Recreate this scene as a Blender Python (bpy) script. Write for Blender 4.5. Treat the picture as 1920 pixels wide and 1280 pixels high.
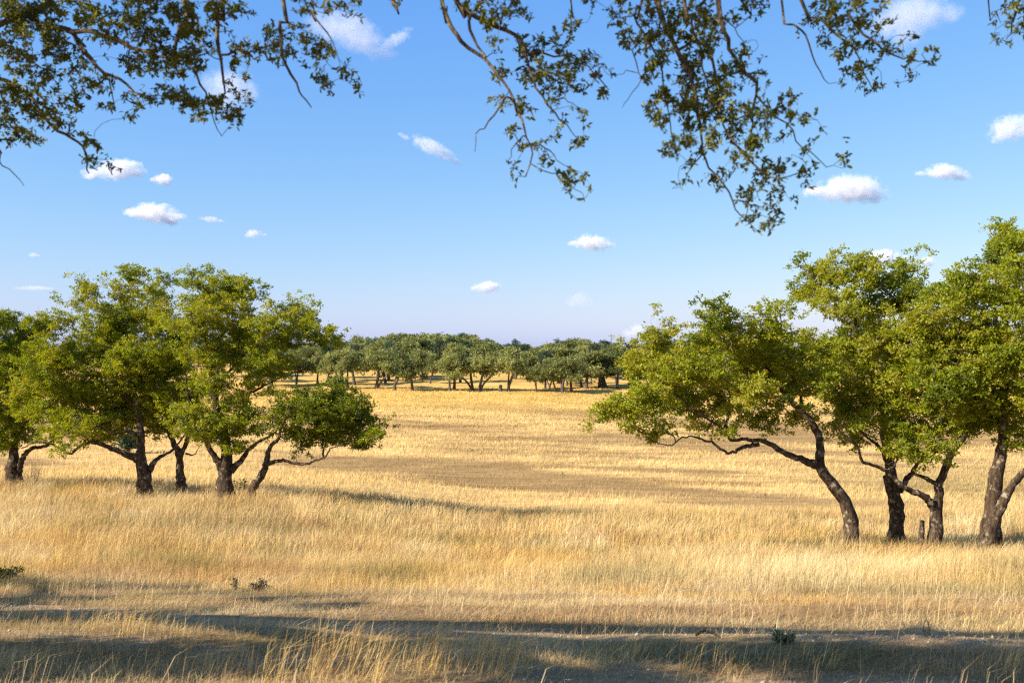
import bpy, math, random
import numpy as np
from math import radians

# ------------------------------------------------------------------ camera, sky, sun, exposure
for o in list(bpy.data.objects):
    bpy.data.objects.remove(o)
scene = bpy.context.scene
COL = scene.collection
FPX = 1867.0                     # focal length in photograph pixels (1920 wide): a 35 mm lens
HORIZON = 655.0                  # photograph row of eye level
PITCH = math.atan((HORIZON - 640.0) / FPX)
cam_d = bpy.data.cameras.new('camera')
cam_d.sensor_width = 36.0
cam_d.lens = 36.0 * FPX / 1920.0
cam_d.clip_start = 0.05
cam_d.clip_end = 30000.0
cam_d.dof.use_dof = True
cam_d.dof.focus_distance = 24.0
cam_d.dof.aperture_fstop = 4.5
cam = bpy.data.objects.new('camera', cam_d)
COL.objects.link(cam)
cam.location = (0, 0, 0)
cam.rotation_euler = (radians(90) + PITCH, 0, 0)
scene.camera = cam

SUN_EL = radians(33)
LIGHT = np.array([0.88, 0.42])   # the way sunlight travels over the ground (from the left, a little from behind)
SUN_AZ = math.atan2(-LIGHT[0], -LIGHT[1])   # compass angle of the sun, clockwise from +Y
world = bpy.data.worlds.new('World')
scene.world = world
world.use_nodes = True
wn, wl = world.node_tree.nodes, world.node_tree.links
wn.clear()
w_out = wn.new('ShaderNodeOutputWorld')
w_bg = wn.new('ShaderNodeBackground')
w_sky = wn.new('ShaderNodeTexSky')
w_sky.sky_type = 'NISHITA'
w_sky.sun_disc = False
w_sky.sun_elevation = SUN_EL
w_sky.sun_rotation = SUN_AZ
w_sky.air_density = 1.0
w_sky.dust_density = 0.6
w_sky.ozone_density = 0.6
w_bg.inputs['Strength'].default_value = 0.1015
# the air of that afternoon is bluer and less green than the model's: one response curve per channel
w_sep = wn.new('ShaderNodeSeparateColor'); w_com = wn.new('ShaderNodeCombineColor')
wl.new(w_sky.outputs['Color'], w_sep.inputs[0])
for k, (gain, power) in enumerate([(0.472, 1.115), (1.03, 0.74), (3.50, 0.20)]):
    w_p = wn.new('ShaderNodeMath'); w_p.operation = 'POWER'; w_p.inputs[1].default_value = power
    w_m = wn.new('ShaderNodeMath'); w_m.operation = 'MULTIPLY'; w_m.inputs[1].default_value = gain
    wl.new(w_sep.outputs[k], w_p.inputs[0]); wl.new(w_p.outputs[0], w_m.inputs[0]); wl.new(w_m.outputs[0], w_com.inputs[k])
wl.new(w_com.outputs[0], w_bg.inputs['Color'])
wl.new(w_bg.outputs[0], w_out.inputs['Surface'])

sun_d = bpy.data.lights.new('sun', 'SUN')
sun_d.energy = 5.0
sun_d.angle = radians(0.5)
sun_d.color = (1.0, 0.91, 0.82)
sun = bpy.data.objects.new('sun', sun_d)
COL.objects.link(sun)
sun.rotation_euler = (radians(90) - SUN_EL, 0, -SUN_AZ + math.pi)
# a sun lamp shines along its own -Z: tilt it by the zenith angle and turn it so that the light runs along LIGHT
ln = math.hypot(*LIGHT)
sun.rotation_euler = (radians(90) - SUN_EL, 0, math.atan2(LIGHT[1], LIGHT[0]) - radians(90))

scene.view_settings.view_transform = 'Standard'
scene.view_settings.look = 'None'
scene.view_settings.gamma = 1.0
scene.view_settings.exposure = 1.0
cy = scene.cycles
cy.max_bounces = 8
cy.diffuse_bounces = 3
cy.glossy_bounces = 2
cy.transmission_bounces = 4
cy.transparent_max_bounces = 8
cy.volume_bounces = 5
cy.sample_clamp_indirect = 2.0
cy.use_denoising = False
scene.cycles.filter_width = 1.3
try:
    cy.denoiser = 'OPENIMAGEDENOISE'
    cy.denoising_prefilter = 'ACCURATE'
except Exception:
    pass

SUNWARD = np.array([-LIGHT[0] / ln * math.cos(SUN_EL), -LIGHT[1] / ln * math.cos(SUN_EL), math.sin(SUN_EL)])
rng = np.random.default_rng(7)
random.seed(7)

# ------------------------------------------------------------------ helpers
CP, SP = math.cos(PITCH), math.sin(PITCH)


def at(px, py, d):
    """the point at forward distance d (metres) that the photograph shows at pixel px, py"""
    a = (px - 960.0) / FPX
    b = (640.0 - py) / FPX
    f = np.array([a, CP - b * SP, SP + b * CP])
    return f * (d / f[1])


def smooth(a, b, x):
    t = np.clip((np.asarray(x, float) - a) / (b - a), 0, 1)
    return t * t * (3 - 2 * t)


def hash2(ix, iy, seed):
    h = (ix.astype(np.int64) * 374761393 + iy.astype(np.int64) * 668265263 + seed * 1442695041) & 0xFFFFFFFF
    h = ((h ^ (h >> 13)) * 1274126177) & 0xFFFFFFFF
    return ((h ^ (h >> 16)) & 0xFFFF) / 65535.0


def vnoise(x, y, seed=0):
    x = np.asarray(x, float); y = np.asarray(y, float)
    ix = np.floor(x); iy = np.floor(y)
    fx = x - ix; fy = y - iy
    fx = fx * fx * (3 - 2 * fx); fy = fy * fy * (3 - 2 * fy)
    a = hash2(ix, iy, seed); b = hash2(ix + 1, iy, seed)
    c = hash2(ix, iy + 1, seed); d = hash2(ix + 1, iy + 1, seed)
    return (a * (1 - fx) + b * fx) * (1 - fy) + (c * (1 - fx) + d * fx) * fy


def fbm(x, y, seed=0, n=3):
    s = 0.0; amp = 0.5; tot = 0.0
    for k in range(n):
        s = s + amp * vnoise(x * 2 ** k, y * 2 ** k, seed + 17 * k)
        tot += amp; amp *= 0.55
    return s / tot


PROF_D = [-60, -10, 0, 3, 5, 6.5, 9, 12, 16, 22, 27, 32, 40, 50, 60, 80, 100, 130, 150, 165, 180, 210, 260, 320, 500, 4000]
PROF_Z = [-0.6, -1.25, -1.45, -1.55, -1.66, -1.86, -2.25, -2.85, -3.70, -4.70, -5.30, -5.65, -6.30, -6.75, -6.95, -7.05, -7.0,
          -6.8, -6.55, -5.95, -5.3, -4.5, -3.9, -3.7, -5.5, -90]


def ground_z(x, y, rough=True):
    x = np.asarray(x, float); y = np.asarray(y, float)
    z = (np.interp(y - 0.8, PROF_D, PROF_Z) + np.interp(y, PROF_D, PROF_Z) + np.interp(y + 0.8, PROF_D, PROF_Z)) / 3
    lat = 0.8 * smooth(0, 8, -x) + 0.35 * smooth(8, 17, -x)
    z = z + lat * smooth(9, 22, y) * (1 - smooth(38, 60, y))
    z = z + 0.42 * np.exp(-((x + 1) / 7.0) ** 2) * smooth(19, 27, y) * (1 - smooth(28.5, 33, y))
    z = z + (fbm(x / 14 + 5, y / 9, 3) - 0.5) * 0.5 * smooth(35, 60, y)
    if rough:
        z = z + (fbm(x / 0.9, y / 0.9, 11, 3) - 0.5) * 0.10 * (1 - smooth(10, 40, y))
    return z


def drop(px, py, lift=0.0):
    """the place on the ground that the photograph shows at pixel px, py"""
    lo = 2.5
    d = lo
    while d < 400:
        p = at(px, py, d)
        if p[2] <= ground_z(p[0], p[1]) + lift:
            break
        d += 0.05 if d < 40 else 0.5
    return np.array([p[0], p[1], float(ground_z(p[0], p[1]))])


def tag(o, label=None, cat=None, group=None, kind=None):
    if label: o['label'] = label
    if cat: o['category'] = cat
    if group: o['group'] = group
    if kind: o['kind'] = kind
    return o


def thing(name, label, cat, loc, group=None):
    o = bpy.data.objects.new(name, None)
    o.empty_display_size = 0.3
    COL.objects.link(o)
    o.location = [float(v) for v in loc]
    return tag(o, label, cat, group)


def mesh_obj(name, verts, faces_flat, loop_tot, material, parent=None, origin=(0, 0, 0), attr=None, smooth_shade=False):
    """one mesh object out of arrays; attr: dict of name -> (type, domain, array)"""
    origin = np.asarray(origin, float)
    v = (np.asarray(verts, np.float32) - origin.astype(np.float32)).astype(np.float32)
    me = bpy.data.meshes.new(name)
    me.vertices.add(len(v))
    me.vertices.foreach_set('co', v.ravel())
    lt = np.asarray(loop_tot, np.int32)
    me.loops.add(len(faces_flat))
    me.loops.foreach_set('vertex_index', np.asarray(faces_flat, np.int32))
    me.polygons.add(len(lt))
    ls = np.zeros(len(lt), np.int32); ls[1:] = np.cumsum(lt)[:-1]
    me.polygons.foreach_set('loop_start', ls)
    me.polygons.foreach_set('loop_total', lt)
    if smooth_shade:
        me.polygons.foreach_set('use_smooth', np.ones(len(lt), bool))
    for k, (ty, dom, arr) in (attr or {}).items():
        a = me.attributes.new(k, ty, dom)
        a.data.foreach_set('vector' if ty == 'FLOAT_VECTOR' else 'value', np.asarray(arr, np.float32).ravel())
    me.update(calc_edges=True)
    me.materials.append(material)
    o = bpy.data.objects.new(name, me)
    COL.objects.link(o)
    if parent is not None:
        o.parent = parent
    else:
        o.location = [float(c) for c in origin]
    return o


class Tubes:
    """collects tapering, slightly knobbly tubes; built as one mesh"""
    def __init__(self):
        self.v = []; self.f = []; self.n = 0

    def add(self, pts, rad, sides=8, knob=0.0, cap=True):
        pts = np.asarray(pts, float); rad = np.asarray(rad, float)
        n = len(pts)
        tan = np.gradient(pts, axis=0)
        tan /= np.linalg.norm(tan, axis=1)[:, None] + 1e-9
        ref = np.array([0.21, 0.93, 0.29]) if abs(tan[0, 1]) < 0.8 else np.array([0.9, 0.1, 0.35])
        u = np.zeros_like(pts)
        for i in range(n):
            a = ref - tan[i] * np.dot(ref, tan[i])
            a /= np.linalg.norm(a) + 1e-9
            u[i] = a; ref = a
        w = np.cross(tan, u)
        ang = np.arange(sides) * 2 * math.pi / sides
        r = np.repeat(rad[:, None], sides, 1)
        if knob:
            ii = np.arange(n)[:, None] * 0.55 + rng.uniform(0, 50)
            r = r * (1 + knob * (vnoise(ii + 0 * r, np.arange(sides)[None] * 0.9 + 0 * r, 5) - 0.5) * 2
                     + 0.5 * knob * (rng.random(r.shape) - 0.5))
        ring = pts[:, None, :] + r[..., None] * (np.cos(ang)[None, :, None] * u[:, None, :] + np.sin(ang)[None, :, None] * w[:, None, :])
        base = self.n
        self.v.append(ring.reshape(-1, 3))
        i = np.arange(n - 1)[:, None] * sides; j = np.arange(sides)[None]
        j2 = (j + 1) % sides
        q = np.stack([i + j, i + j2, i + sides + j2, i + sides + j], -1).reshape(-1, 4) + base
        self.f.append(q)
        self.n += n * sides

    def build(self, name, material, parent=None, origin=(0, 0, 0), twigs=None, twig_material=None):
        v = np.concatenate(self.v); f = np.concatenate(self.f)
        k = len(f)
        if twigs is not None:                                # pale thin twigs growing from the same wood
            f = np.concatenate([f] + [q + len(v) for q in twigs.f]); v = np.concatenate([v] + twigs.v)
        o = mesh_obj(name, v, f.ravel(), np.full(len(f), 4), material, parent, origin, smooth_shade=True)
        if twigs is not None:
            o.data.materials.append(twig_material)
            o.data.polygons.foreach_set('material_index', (np.arange(len(f)) >= k).astype(np.int32))
        return o


def spline(pts, rad, step):
    """Catmull-Rom resampling of a polyline and its radii"""
    p = np.asarray(pts, float); r = np.asarray(rad, float)
    if len(p) < 2:
        return p, r
    P = np.vstack([2 * p[0] - p[1], p, 2 * p[-1] - p[-2]])
    out = []; ro = []
    for i in range(len(p) - 1):
        p0, p1, p2, p3 = P[i:i + 4]
        m = max(2, int(np.linalg.norm(p2 - p1) / step) + 1)
        t = np.linspace(0, 1, m, endpoint=False)[:, None]
        out.append(0.5 * ((2 * p1) + (-p0 + p2) * t + (2 * p0 - 5 * p1 + 4 * p2 - p3) * t ** 2 + (-p0 + 3 * p1 - 3 * p2 + p3) * t ** 3))
        ro.append(r[i] + (r[i + 1] - r[i]) * t[:, 0])
    out.append(p[-1:]); ro.append(r[-1:])
    return np.concatenate(out), np.concatenate(ro)


def rand_dirs(n):
    d = rng.normal(size=(n, 3))
    return d / (np.linalg.norm(d, axis=1)[:, None] + 1e-9)


def leaf_quads(pos, ax, nrm, length, width):
    """one folded diamond leaf at each position (4 verts, 2 triangles)"""
    ax = ax / (np.linalg.norm(ax, axis=1)[:, None] + 1e-9)
    side = np.cross(ax, nrm); side /= np.linalg.norm(side, axis=1)[:, None] + 1e-9
    up = np.cross(side, ax)
    L = length[:, None]; W = width[:, None]
    a = pos; b = pos + ax * L
    m = pos + ax * L * 0.5
    c = m + side * W * 0.5 + up * W * 0.15
    d = m - side * W * 0.5 + up * W * 0.15
    v = np.stack([a, c, b, d], 1).reshape(-1, 3)
    i = np.arange(len(pos))[:, None] * 4
    f = np.concatenate([i + [0, 1, 2], i + [0, 2, 3]], 1).reshape(-1)
    return v, f, np.full(2 * len(pos), 3)


def leaf_shapes(pos, ax, nrm, length, width):
    """a real leaf outline: pointed oval, folded along its midrib and curled (8 verts, 6 faces)"""
    ax = ax / (np.linalg.norm(ax, axis=1)[:, None] + 1e-9)
    side = np.cross(ax, nrm); side /= np.linalg.norm(side, axis=1)[:, None] + 1e-9
    up = np.cross(side, ax)
    L = length[:, None]; W = width[:, None]
    def P(t, s, h):
        return pos + ax * L * t + side * W * s + up * L * h
    v = np.stack([P(0, 0, 0), P(.32, 0, -.03), P(.68, 0, -.02), P(1, 0, -.12),
                  P(.30, .45, .06), P(.66, .42, .05), P(.30, -.45, .06), P(.66, -.42, .05)], 1).reshape(-1, 3)
    i = np.arange(len(pos))[:, None] * 8
    f = np.concatenate([i + [0, 1, 4], i + [1, 2, 5, 4], i + [2, 3, 5], i + [0, 6, 1], i + [1, 6, 7, 2], i + [2, 7, 3]], 1).reshape(-1)
    return v, f, np.tile([3, 4, 3, 3, 4, 3], len(pos))


# ------------------------------------------------------------------ materials
def mat(name):
    m = bpy.data.materials.new(name)
    m.use_nodes = True
    m.node_tree.nodes.clear()
    return m, m.node_tree.nodes, m.node_tree.links


def ramp(nodes, stops):
    r = nodes.new('ShaderNodeValToRGB')
    el = r.color_ramp.elements
    while len(el) < len(stops):
        el.new(0.5)
    for e, (p, c) in zip(el, stops):
        e.position = p; e.color = (*c, 1)
    return r


def leaf_material(name, stops, transl=0.35, gloss=0.015, vary_each=False):
    m, n, l = mat(name)
    out = n.new('ShaderNodeOutputMaterial')
    at_ = n.new('ShaderNodeAttribute'); at_.attribute_name = 'tint'
    r = ramp(n, stops)
    if vary_each:
        oi = n.new('ShaderNodeObjectInfo')
        ma = n.new('ShaderNodeMath'); ma.operation = 'MULTIPLY_ADD'
        l.new(oi.outputs['Random'], ma.inputs[0]); ma.inputs[1].default_value = .6; ma.inputs[2].default_value = -.3
        mb = n.new('ShaderNodeMath'); mb.operation = 'ADD'; mb.use_clamp = True
        l.new(ma.outputs[0], mb.inputs[0]); l.new(at_.outputs['Fac'], mb.inputs[1])
        l.new(mb.outputs[0], r.inputs['Fac'])
    else:
        l.new(at_.outputs['Fac'], r.inputs['Fac'])
    p = n.new('ShaderNodeBsdfDiffuse')
    t = n.new('ShaderNodeBsdfTranslucent')
    g = n.new('ShaderNodeBsdfGlossy'); g.inputs['Roughness'].default_value = 0.45
    hs = n.new('ShaderNodeHueSaturation')
    hs.inputs['Hue'].default_value = 0.485; hs.inputs['Saturation'].default_value = 1.1; hs.inputs['Value'].default_value = 1.25
    l.new(r.outputs['Color'], p.inputs['Color'])
    l.new(r.outputs['Color'], hs.inputs['Color'])
    l.new(hs.outputs['Color'], t.inputs['Color'])
    mx = n.new('ShaderNodeMixShader'); mx.inputs[0].default_value = transl
    l.new(p.outputs[0], mx.inputs[1]); l.new(t.outputs[0], mx.inputs[2])
    m2 = n.new('ShaderNodeMixShader'); m2.inputs[0].default_value = gloss
    l.new(mx.outputs[0], m2.inputs[1]); l.new(g.outputs[0], m2.inputs[2])
    l.new(m2.outputs[0], out.inputs['Surface'])
    return m


def bark_material(name, dark, light, lichen, scale):
    m, n, l = mat(name)
    out = n.new('ShaderNodeOutputMaterial')
    b = n.new('ShaderNodeBsdfPrincipled')
    b.inputs['Roughness'].default_value = 0.9
    b.inputs['Specular IOR Level'].default_value = 0.2
    tc = n.new('ShaderNodeTexCoord')
    mp = n.new('ShaderNodeMapping'); mp.inputs['Scale'].default_value = (scale, scale, scale * 0.35)
    l.new(tc.outputs['Object'], mp.inputs['Vector'])
    n1 = n.new('ShaderNodeTexNoise'); n1.inputs['Scale'].default_value = 5.0; n1.inputs['Detail'].default_value = 6.0
    n1.inputs['Roughness'].default_value = 0.65
    l.new(mp.outputs[0], n1.inputs['Vector'])
    r1 = ramp(n, [(0.35, dark), (0.62, light)])
    l.new(n1.outputs['Fac'], r1.inputs['Fac'])
    n2 = n.new('ShaderNodeTexNoise'); n2.inputs['Scale'].default_value = 2.3 * scale; n2.inputs['Detail'].default_value = 5.0
    n2.inputs['Roughness'].default_value = 0.6
    l.new(tc.outputs['Object'], n2.inputs['Vector'])
    r2 = ramp(n, [(0.54, (0, 0, 0)), (0.66, (1, 1, 1))])
    l.new(n2.outputs['Fac'], r2.inputs['Fac'])
    mx = n.new('ShaderNodeMix'); mx.data_type = 'RGBA'
    l.new(r2.outputs['Color'], mx.inputs[0])
    l.new(r1.outputs['Color'], mx.inputs[6])
    mx.inputs[7].default_value = (*lichen, 1)
    l.new(mx.outputs[2], b.inputs['Base Color'])
    bp = n.new('ShaderNodeBump'); bp.inputs['Strength'].default_value = 0.9; bp.inputs['Distance'].default_value = 0.05
    l.new(n1.outputs['Fac'], bp.inputs['Height'])
    l.new(bp.outputs[0], b.inputs['Normal'])
    l.new(b.outputs[0], out.inputs['Surface'])
    return m


def blade_material(name, transl=0.3):
    m, n, l = mat(name)
    out = n.new('ShaderNodeOutputMaterial')
    a = n.new('ShaderNodeAttribute'); a.attribute_name = 'shade'
    p = n.new('ShaderNodeBsdfDiffuse'); t = n.new('ShaderNodeBsdfTranslucent')
    l.new(a.outputs['Color'], p.inputs['Color']); l.new(a.outputs['Color'], t.inputs['Color'])
    mx = n.new('ShaderNodeMixShader'); mx.inputs[0].default_value = transl
    l.new(p.outputs[0], mx.inputs[1]); l.new(t.outputs[0], mx.inputs[2])
    l.new(mx.outputs[0], out.inputs['Surface'])
    return m


LEAF_OAK = leaf_material('oak_leaf', [(0.0, (0.080, 0.108, 0.011)), (0.35, (0.175, 0.220, 0.012)), (0.65, (0.30, 0.330, 0.015)),
                                      (0.95, (0.34, 0.32, 0.035)), (1.0, (0.36, 0.22, 0.06))], 0.5)
LEAF_NEAR = leaf_material('near_oak_leaf', [(0.0, (0.062, 0.072, 0.013)), (0.55, (0.135, 0.145, 0.022)), (0.9, (0.28, 0.27, 0.033)),
                                            (1.0, (0.16, 0.07, 0.03))], 0.25, 0.02)
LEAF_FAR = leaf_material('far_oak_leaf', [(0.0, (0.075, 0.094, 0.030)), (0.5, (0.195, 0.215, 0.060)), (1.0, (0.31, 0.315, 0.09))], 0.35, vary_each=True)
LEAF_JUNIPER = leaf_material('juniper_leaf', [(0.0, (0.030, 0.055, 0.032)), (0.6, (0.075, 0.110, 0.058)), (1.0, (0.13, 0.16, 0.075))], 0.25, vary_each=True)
LEAF_DRY = leaf_material('dry_leaf', [(0.0, (0.09, 0.06, 0.035)), (0.6, (0.20, 0.14, 0.07)), (1.0, (0.34, 0.24, 0.12))], 0.2)
BARK = bark_material('oak_bark', (0.017, 0.011, 0.006), (0.10, 0.065, 0.037), (0.29, 0.24, 0.155), 3.2)
BARK_NEAR = bark_material('near_oak_bark', (0.055, 0.037, 0.022), (0.24, 0.165, 0.09), (0.45, 0.37, 0.21), 9.0)
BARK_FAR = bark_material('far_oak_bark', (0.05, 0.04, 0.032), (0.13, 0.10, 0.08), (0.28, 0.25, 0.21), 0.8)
TWIG_DRY = bark_material('dry_twig', (0.12, 0.09, 0.065), (0.30, 0.24, 0.17), (0.38, 0.33, 0.26), 3.0)
TWIG_OAK = bark_material('oak_twig', (0.13, 0.10, 0.07), (0.34, 0.28, 0.20), (0.42, 0.37, 0.27), 4.0)
BLADE = blade_material('dry_grass_blade', 0.35)


def rock_material():
    m, n, l = mat('limestone')
    out = n.new('ShaderNodeOutputMaterial')
    b = n.new('ShaderNodeBsdfPrincipled'); b.inputs['Roughness'].default_value = 0.9
    tc = n.new('ShaderNodeTexCoord')
    n1 = n.new('ShaderNodeTexNoise'); n1.inputs['Scale'].default_value = 14.0; n1.inputs['Detail'].default_value = 6.0
    l.new(tc.outputs['Object'], n1.inputs['Vector'])
    r = ramp(n, [(0.3, (0.38, 0.29, 0.17)), (0.55, (0.66, 0.54, 0.36))])
    l.new(n1.outputs['Fac'], r.inputs['Fac']); l.new(r.outputs['Color'], b.inputs['Base Color'])
    bp = n.new('ShaderNodeBump'); bp.inputs['Strength'].default_value = 0.6; bp.inputs['Distance'].default_value = 0.02
    l.new(n1.outputs['Fac'], bp.inputs['Height']); l.new(bp.outputs[0], b.inputs['Normal'])
    l.new(b.outputs[0], out.inputs['Surface'])
    return m


ROCK = rock_material()


# ------------------------------------------------------------------ the ground and how the grass colours it
def track_mask(x, y):
    """two worn wheel ruts of a ranch track that runs across the foreground (1 = bare pale dirt)"""
    c1 = np.interp(x, [-9, -4.6, -1.4, 0.5, 3.5, 9], [10.0, 8.6, 7.05, 6.55, 6.05, 5.3])
    c2 = c1 - 1.35
    wob = (fbm(x / 0.7, y / 0.7, 71) - 0.5) * 0.5
    m1 = 1 - smooth(0.16, 0.42, np.abs(y - c1 + wob * 0.5))
    m2 = 1 - smooth(0.10, 0.36, np.abs(y - c2 + wob * 0.5))
    return np.maximum(m1, 0.8 * m2) * smooth(0.22, 0.5, fbm(x / 0.5, y / 0.35, 73))


def pal(*c):
    return np.array(c, float)


STRAW, GOLD, PALE = pal(0.71, 0.515, 0.225), pal(0.67, 0.44, 0.14), pal(0.82, 0.64, 0.335)
RUST, GREY, OLIVE, DIRT = pal(0.377, 0.191, 0.065), pal(0.38, 0.262, 0.125), pal(0.245, 0.210, 0.065), pal(0.408, 0.286, 0.152)


def lerp(a, b, t):
    return a + (b - a) * np.asarray(t)[..., None]


def grass_tone(x, y):
    """colour of the dry grass at a place: patches of straw, gold, rust and grey, streaky far out"""
    far = smooth(32, 45, y)
    near = 1 - smooth(9, 14, y)
    c = lerp(STRAW + 0 * np.asarray(x)[..., None], GOLD, smooth(.42, .8, fbm(x / 2.6, y / 2.2, 21)))
    c = lerp(c, PALE, smooth(.52, .78, fbm(x / 1.7 + 9, y / 1.5, 23)) * 0.9)
    c = lerp(c, RUST, smooth(.50, .68, fbm(x / 2.3, y / 1.0 + 4, 25)) * 0.5 * (1 - far))
    c = lerp(c, OLIVE, smooth(.54, .72, fbm(x / 1.6 + 3, y / .9, 27)) * 0.65 * (1 - far))
    c = lerp(c, GREY, near * smooth(.35, .7, fbm(x / 1.1, y / 0.8, 29)) * 0.5)
    # the open field: long streaks lying across the view
    st = fbm(x / 10 + 0.12 * y, y / 1.5 * np.clip(60 / (np.asarray(y) + 20), .3, 1.2), 31, 5)
    fc = lerp(pal(0.72, 0.505, 0.20) + 0 * c, pal(0.37, 0.245, 0.105), smooth(.44, .62, st) * 0.9)
    fc = lerp(fc, pal(0.714, 0.477, 0.129), smooth(95, 135, y) * 0.75)
    fc = fc * (.62 + .76 * fbm(x / 4.0, y / .42, 39, 4))[..., None]
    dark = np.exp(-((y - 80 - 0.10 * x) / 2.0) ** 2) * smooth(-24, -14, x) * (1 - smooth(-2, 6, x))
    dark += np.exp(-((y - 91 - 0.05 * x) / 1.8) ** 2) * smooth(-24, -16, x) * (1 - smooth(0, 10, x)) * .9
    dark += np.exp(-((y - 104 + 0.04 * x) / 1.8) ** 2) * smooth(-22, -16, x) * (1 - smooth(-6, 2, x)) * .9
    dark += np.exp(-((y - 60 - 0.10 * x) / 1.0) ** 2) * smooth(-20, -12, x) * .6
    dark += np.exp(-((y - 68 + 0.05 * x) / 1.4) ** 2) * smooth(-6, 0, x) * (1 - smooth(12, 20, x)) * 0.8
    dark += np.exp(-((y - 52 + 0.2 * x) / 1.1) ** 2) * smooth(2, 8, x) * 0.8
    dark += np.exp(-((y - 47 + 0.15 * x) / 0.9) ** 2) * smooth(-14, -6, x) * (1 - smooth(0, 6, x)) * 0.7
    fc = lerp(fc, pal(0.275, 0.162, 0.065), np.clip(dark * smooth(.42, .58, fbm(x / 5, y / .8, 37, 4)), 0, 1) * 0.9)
    green = smooth(12, 22, x) * np.exp(-((y - 50) / 9) ** 2) * 0.55
    fc = lerp(fc, pal(0.275, 0.224, 0.091), green)
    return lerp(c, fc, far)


def make_ground():
    u = np.linspace(-1, 1, 361)
    xs = 5.0 * np.sinh(u * 7.0) * 3500 / (5.0 * math.sinh(7.0)) * 1.0
    t = np.linspace(0, 1, 520)
    ys = -60 + 62 * np.minimum(t / 0.06, 1)
    far = np.clip((t - 0.06) / 0.94, 0, 1)
    ys = np.where(t <= 0.06, ys, 2 + 6.0 * (np.exp(far * 6.3) - 1) * 4000 / (6.0 * (math.exp(6.3) - 1)))
    X, Y = np.meshgrid(xs, ys)
    Z = ground_z(X, Y)
    v = np.stack([X, Y, Z], -1).reshape(-1, 3)
    nx, ny = len(xs), len(ys)
    i = (np.arange(ny - 1)[:, None] * nx + np.arange(nx - 1)[None]).ravel()
    f = np.stack([i, i + 1, i + nx + 1, i + nx], 1)
    x, y = v[:, 0], v[:, 1]
    c = grass_tone(x, y)
    soil = lerp(pal(0.153, 0.094, 0.042) + 0 * c, pal(0.316, 0.205, 0.099), fbm(x / .5, y / .4, 41))
    c = np.where((y < 34)[:, None], 0.55 * soil + 0.35 * c, c * 0.86)
    c = lerp(c, DIRT * 1.05, track_mask(x, y) * (y < 14))
    m, n, l = mat('ground')
    out = n.new('ShaderNodeOutputMaterial')
    b = n.new('ShaderNodeBsdfPrincipled'); b.inputs['Roughness'].default_value = 1.0
    b.inputs['Specular IOR Level'].default_value = 0.0
    a = n.new('ShaderNodeAttribute'); a.attribute_name = 'shade'
    tc = n.new('ShaderNodeTexCoord')
    n1 = n.new('ShaderNodeTexNoise'); n1.inputs['Scale'].default_value = 18.0; n1.inputs['Detail'].default_value = 8.0
    n1.inputs['Roughness'].default_value = 0.7
    l.new(tc.outputs['Object'], n1.inputs['Vector'])
    mp = n.new('ShaderNodeMapping'); mp.inputs['Scale'].default_value = (0.25, 1.3, 1)
    l.new(tc.outputs['Object'], mp.inputs['Vector'])
    n2 = n.new('ShaderNodeTexNoise'); n2.inputs['Scale'].default_value = 1.3; n2.inputs['Detail'].default_value = 7.0
    n2.inputs['Roughness'].default_value = 0.7
    l.new(mp.outputs[0], n2.inputs['Vector'])
    r1 = ramp(n, [(0.3, (.62, .60, .56)), (0.65, (1.25, 1.22, 1.2))])
    l.new(n1.outputs['Fac'], r1.inputs['Fac'])
    r2 = ramp(n, [(0.3, (.70, .66, .60)), (0.7, (1.2, 1.2, 1.2))])
    l.new(n2.outputs['Fac'], r2.inputs['Fac'])
    x1 = n.new('ShaderNodeMix'); x1.data_type = 'RGBA'; x1.blend_type = 'MULTIPLY'; x1.inputs[0].default_value = 1
    l.new(a.outputs['Color'], x1.inputs[6]); l.new(r1.outputs['Color'], x1.inputs[7])
    x2 = n.new('ShaderNodeMix'); x2.data_type = 'RGBA'; x2.blend_type = 'MULTIPLY'; x2.inputs[0].default_value = 1
    l.new(x1.outputs[2], x2.inputs[6]); l.new(r2.outputs['Color'], x2.inputs[7])
    l.new(x2.outputs[2], b.inputs['Base Color'])
    bp = n.new('ShaderNodeBump'); bp.inputs['Strength'].default_value = 0.8; bp.inputs['Distance'].default_value = 0.04
    l.new(n1.outputs['Fac'], bp.inputs['Height']); l.new(bp.outputs[0], b.inputs['Normal'])
    l.new(b.outputs[0], out.inputs['Surface'])
    o = mesh_obj('ground', v, f.ravel(), np.full(len(f), 4), m, attr={'shade': ('FLOAT_VECTOR', 'POINT', c)}, smooth_shade=True)
    return tag(o, 'dry golden pasture sloping down to a wide flat field', 'ground', kind='structure')


make_ground()


# ------------------------------------------------------------------ grass
def blades(x, y, h, w, lean, curve, yaw, shade, zbase=None):
    """bent tapering blades; lean = horizontal travel of the tip (N,2), three levels"""
    n = len(x)
    z = ground_z(x, y) if zbase is None else zbase
    base = np.stack([x, y, z - 0.02], 1)
    ln3 = np.concatenate([lean, np.zeros((n, 1))], 1)
    tip = base + ln3 * h[:, None] + np.stack([0 * h, 0 * h, h], 1) * np.sqrt(np.clip(1 - (lean ** 2).sum(1), .1, 1))[:, None]
    mid = base * 0.5 + tip * 0.5 + np.stack([0 * h, 0 * h, h * curve], 1) - ln3 * (h * curve)[:, None]
    s = np.stack([np.cos(yaw), np.sin(yaw), 0 * yaw], 1) * (w / 2)[:, None]
    v = np.stack([base - s, base + s, mid + s * .75, mid - s * .75, tip], 1).reshape(-1, 3)
    i = np.arange(n)[:, None] * 5
    f = np.concatenate([i + [0, 1, 2, 3], i + [3, 2, 4]], 1).reshape(-1)
    return v, f, np.tile([4, 3], n), np.repeat(shade, 2, 0)


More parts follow.
